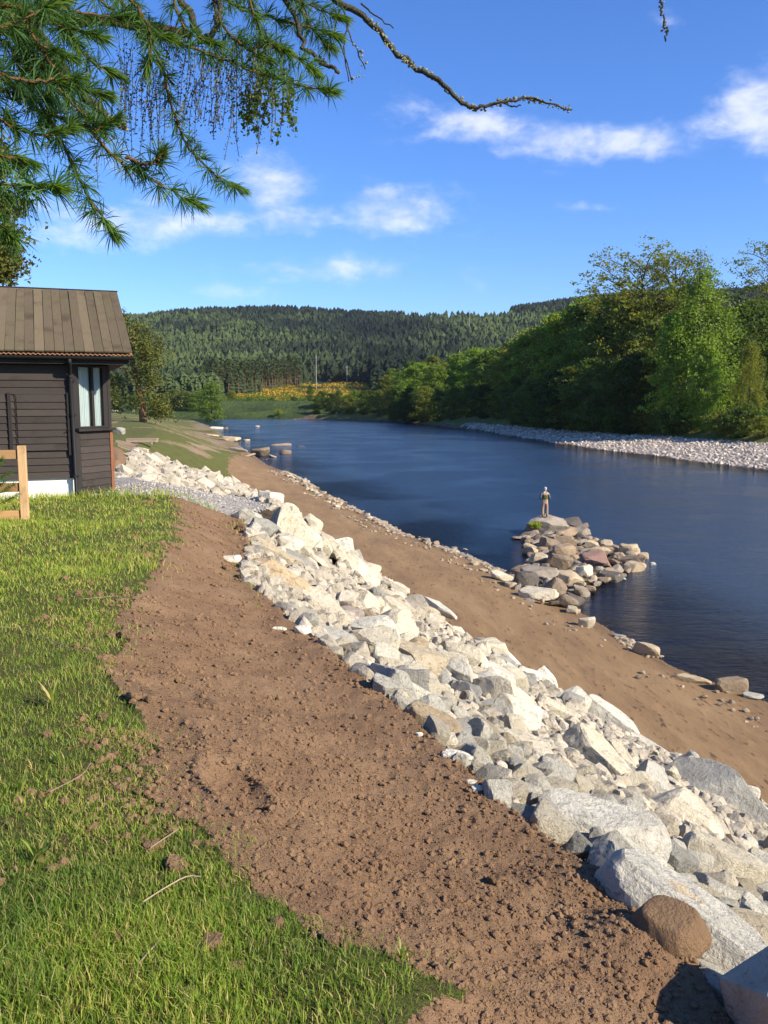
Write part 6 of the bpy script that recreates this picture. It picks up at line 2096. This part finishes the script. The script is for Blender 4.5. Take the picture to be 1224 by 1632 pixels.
# x right, y away from the camera (he faces the river)
bv = [(0, 0, .95), (0, 0, 1.10), (0, .0, 1.28), (0, -.01, 1.42), (0, 0, 1.50), (0, .02, 1.57), (0, .03, 1.64), (0, .035, 1.72),
      (.11, 0, .88), (.125, .02, .50), (.13, -.01, .10), (.135, .13, .04), (-.11, 0, .88), (-.125, .03, .50), (-.125, 0, .10), (-.14, .13, .04),
      (.19, -.01, 1.41), (.275, -.03, 1.14), (.21, .20, 1.02), (.13, .29, 1.03), (-.19, -.01, 1.41), (-.31, -.05, 1.16), (-.22, .16, 1.03), (-.12, .27, 1.05)]
be = [(0, 1), (1, 2), (2, 3), (3, 4), (4, 5), (5, 6), (6, 7), (0, 8), (8, 9), (9, 10), (10, 11), (0, 12), (12, 13), (13, 14), (14, 15), (3, 16), (16, 17), (17, 18), (18, 19), (3, 20), (20, 21), (21, 22), (22, 23)]
br = [(.15, .11), (.15, .11), (.165, .115), (.13, .09), .055, .06, .085, .07, .085, .062, .048, .04, .085, .062, .048, .04, .068, .05, .04, .035, .068, .05, .04, .035]
link('body', skin_mesh('body', bv, be, br, 'skin'), man)
link('waders', skin_mesh('waders', [(0, 0, .97), (0, 0, .90), (.105, 0, .84), (.125, .02, .50), (.13, -.005, .09), (-.105, 0, .84), (-.125, .03, .50), (-.125, .005, .09)], [(0, 1), (1, 2), (2, 3), (3, 4), (1, 5), (5, 6), (6, 7)], [(.175, .13), (.165, .125), .108, .092, .085, .108, .092, .085], 'wader'), man)
link('belt', skin_mesh('belt', [(0, 0, .965), (0, 0, 1.0)], [(0, 1)], [(.180, .137), (.178, .135)], 'belt'), man)
link('vest', skin_mesh('vest', [(0, 0, 1.0), (0, 0, 1.15), (0, -.005, 1.30), (0, -.01, 1.38)], [(0, 1), (1, 2), (2, 3)], [(.180, .135), (.185, .135), (.195, .135), (.165, .115)], 'vest'), man)
link('yoke', skin_mesh('yoke', [(-.16, -.012, 1.425), (-.08, -.012, 1.445), (0, -.01, 1.455), (.08, -.012, 1.445), (.16, -.012, 1.425)], [(0, 1), (1, 2), (2, 3), (3, 4)], [.070, .082, .085, .082, .070], 'yoke', 2), man)
link('sleeve', skin_mesh('sleeve', [(.185, -.01, 1.40), (.278, -.03, 1.14), (.225, .15, 1.03)], [(0, 1), (1, 2)], [.080, .066, .052], 'shirt'), man)
link('sleeve', skin_mesh('sleeve', [(-.185, -.01, 1.40), (-.312, -.05, 1.16), (-.235, .13, 1.04)], [(0, 1), (1, 2)], [.080, .066, .052], 'shirt'), man)
cp = ICO[3][0].copy() * np.array([.098, .115, .085]); cp[:, 2] = np.maximum(cp[:, 2], -.012)
bill = np.array([(math.cos(a) * .075 * k, .10 + math.sin(a) * .085 * k, -.008 - .012 * k + dz) for dz in (0, .008) for k in (.2, 1) for a in np.linspace(0, math.pi, 9)])
cap_o = link('cap', mesh_np('cap', cp + np.array([0, .03, 1.725]), ICO[3][1], M['cap'], True), man)
kk = np.arange(8)
link('cap_bill', mesh_np('cap_bill', bill + np.array([0, .03, 1.725]), [np.concatenate([np.stack([kk, kk + 9, kk + 10, kk + 1], -1), np.stack([kk + 18, kk + 19, kk + 28, kk + 27], -1), np.stack([kk + 9, kk + 27, kk + 28, kk + 10], -1)])], M['cap'], True), cap_o)
hair = ICO[3][0].copy() * np.array([.090, .10, .075]); link('hair', mesh_np('hair', hair + np.array([0, .015, 1.665]), ICO[3][1], M['cap'], True), man)
for sx, fx in ((1, .13), (-1, -.125)):
    V, F = rock_arr(900 + sx, (.058, .15, .062), 3, 3, .02, .1)
    link('boot', mesh_np('boot', V + np.array([fx, .045, .055]), F, M['boot'], True), man)
    # hands: a palm with five fingers closing on the line in front
    hx, hy, hz = (.13, .29, 1.03) if sx > 0 else (-.12, .27, 1.05)
    hv = [(hx, hy, hz), (hx - sx * .05, hy + .05, hz)]
    he, hr = [(0, 1)], [.030, .032]
    for k in range(4):
        b0 = len(hv)
        hv += [(hx - sx * .07, hy + .065, hz + .024 - .016 * k), (hx - sx * .105, hy + .055, hz + .022 - .016 * k), (hx - sx * .11, hy + .02, hz + .020 - .016 * k)]
        he += [(1, b0), (b0, b0 + 1), (b0 + 1, b0 + 2)]
        hr += [.011, .010, .009]
    b0 = len(hv)
    hv += [(hx - sx * .03, hy + .01, hz + .04), (hx - sx * .075, hy + .015, hz + .045)]
    he += [(0, b0), (b0, b0 + 1)]; hr += [.012, .010]
    link('hand', skin_mesh('hand', hv, he, hr, 'skin', 0, 1), man)
# green tuft at the jetty tip
tp_ = P(853, 838, .55)
nt_ = 260
a = rs.uniform(0, 6.28, nt_); q = np.sqrt(rs.random(nt_)) * .32
V, F = blade_mesh(tp_[0] + np.cos(a) * q, tp_[1] + np.sin(a) * q * .6, np.full(nt_, .45), rs.uniform(.15, .45, nt_), np.full(nt_, .05), 77, .9)
o = link('grass_tuft', mesh_np('grass_tuft', V, F, M['blade'])); tag(o, 'green grass tuft growing on the jetty tip beside the angler', 'grass tuft')

# ------------------------------------------------------------------ plank stack and odds on the far bank
p_ = P(226, 693, 5.25)
pl = empty('plank_stack', (p_[0], p_[1], gz(p_[0], p_[1], False) + .1), R(2))
tag(pl, 'low stack of bleached planks lying on the grass past the cabin', 'plank stack')
for k in range(3):
    for j in range(3):
        o = part('plank', box_arr(-1.15 + .04 * j, 1.15 + .03 * k, -.36 + j * .25, -.13 + j * .25, .05 + k * .10, .135 + k * .10), 'plank', pl)
part('bearer', join([box_arr(-.9, -.78, -.36, .36, -.12, .048), box_arr(.78, .9, -.36, .36, -.12, .048)]), 'plank', pl)
lump('field_stone', 192, 692, 15, (1, .8, .9), 140, 'river_rock', 'grey field stone beside the plank stack at the cabin corner', 'stone', .2, 3, .05, .3, .6, 8, TONES['grey'])
lump('field_stone', 184, 657, 10, (1, .6, .5), 141, 'rock', 'tiny pale field stone at the meadow edge left of the pine', 'stone', .2, 2, .05, .3, .6, 8, TONES['pale grey'])
for (u, v, w_, z_, lab) in ((302, 662, 24, 4.2, 'pale strip of stones on the far meadow rim'),):
    pass

# ------------------------------------------------------------------ air
m = bpy.data.materials.new('haze'); m.use_nodes = True
t = NT(m.node_tree)
v_ = t.n('ShaderNodeVolumePrincipled')
v_.inputs['Color'].default_value = (.80, .88, 1.0, 1)
v_.inputs['Density'].default_value = HAZE
v_.inputs['Anisotropy'].default_value = .2
o_ = t.n('ShaderNodeOutputMaterial'); t.l(v_.outputs[0], o_.inputs['Volume'])
zt_ = max(float(zh.max()) + 40, 60)
o = link('haze', mesh_np('haze', *box_arr(-4600, 8000, -45, 2700, -3.2, zt_), m)); o['kind'] = 'stuff'; o['label'] = 'thin blue air haze over the valley'
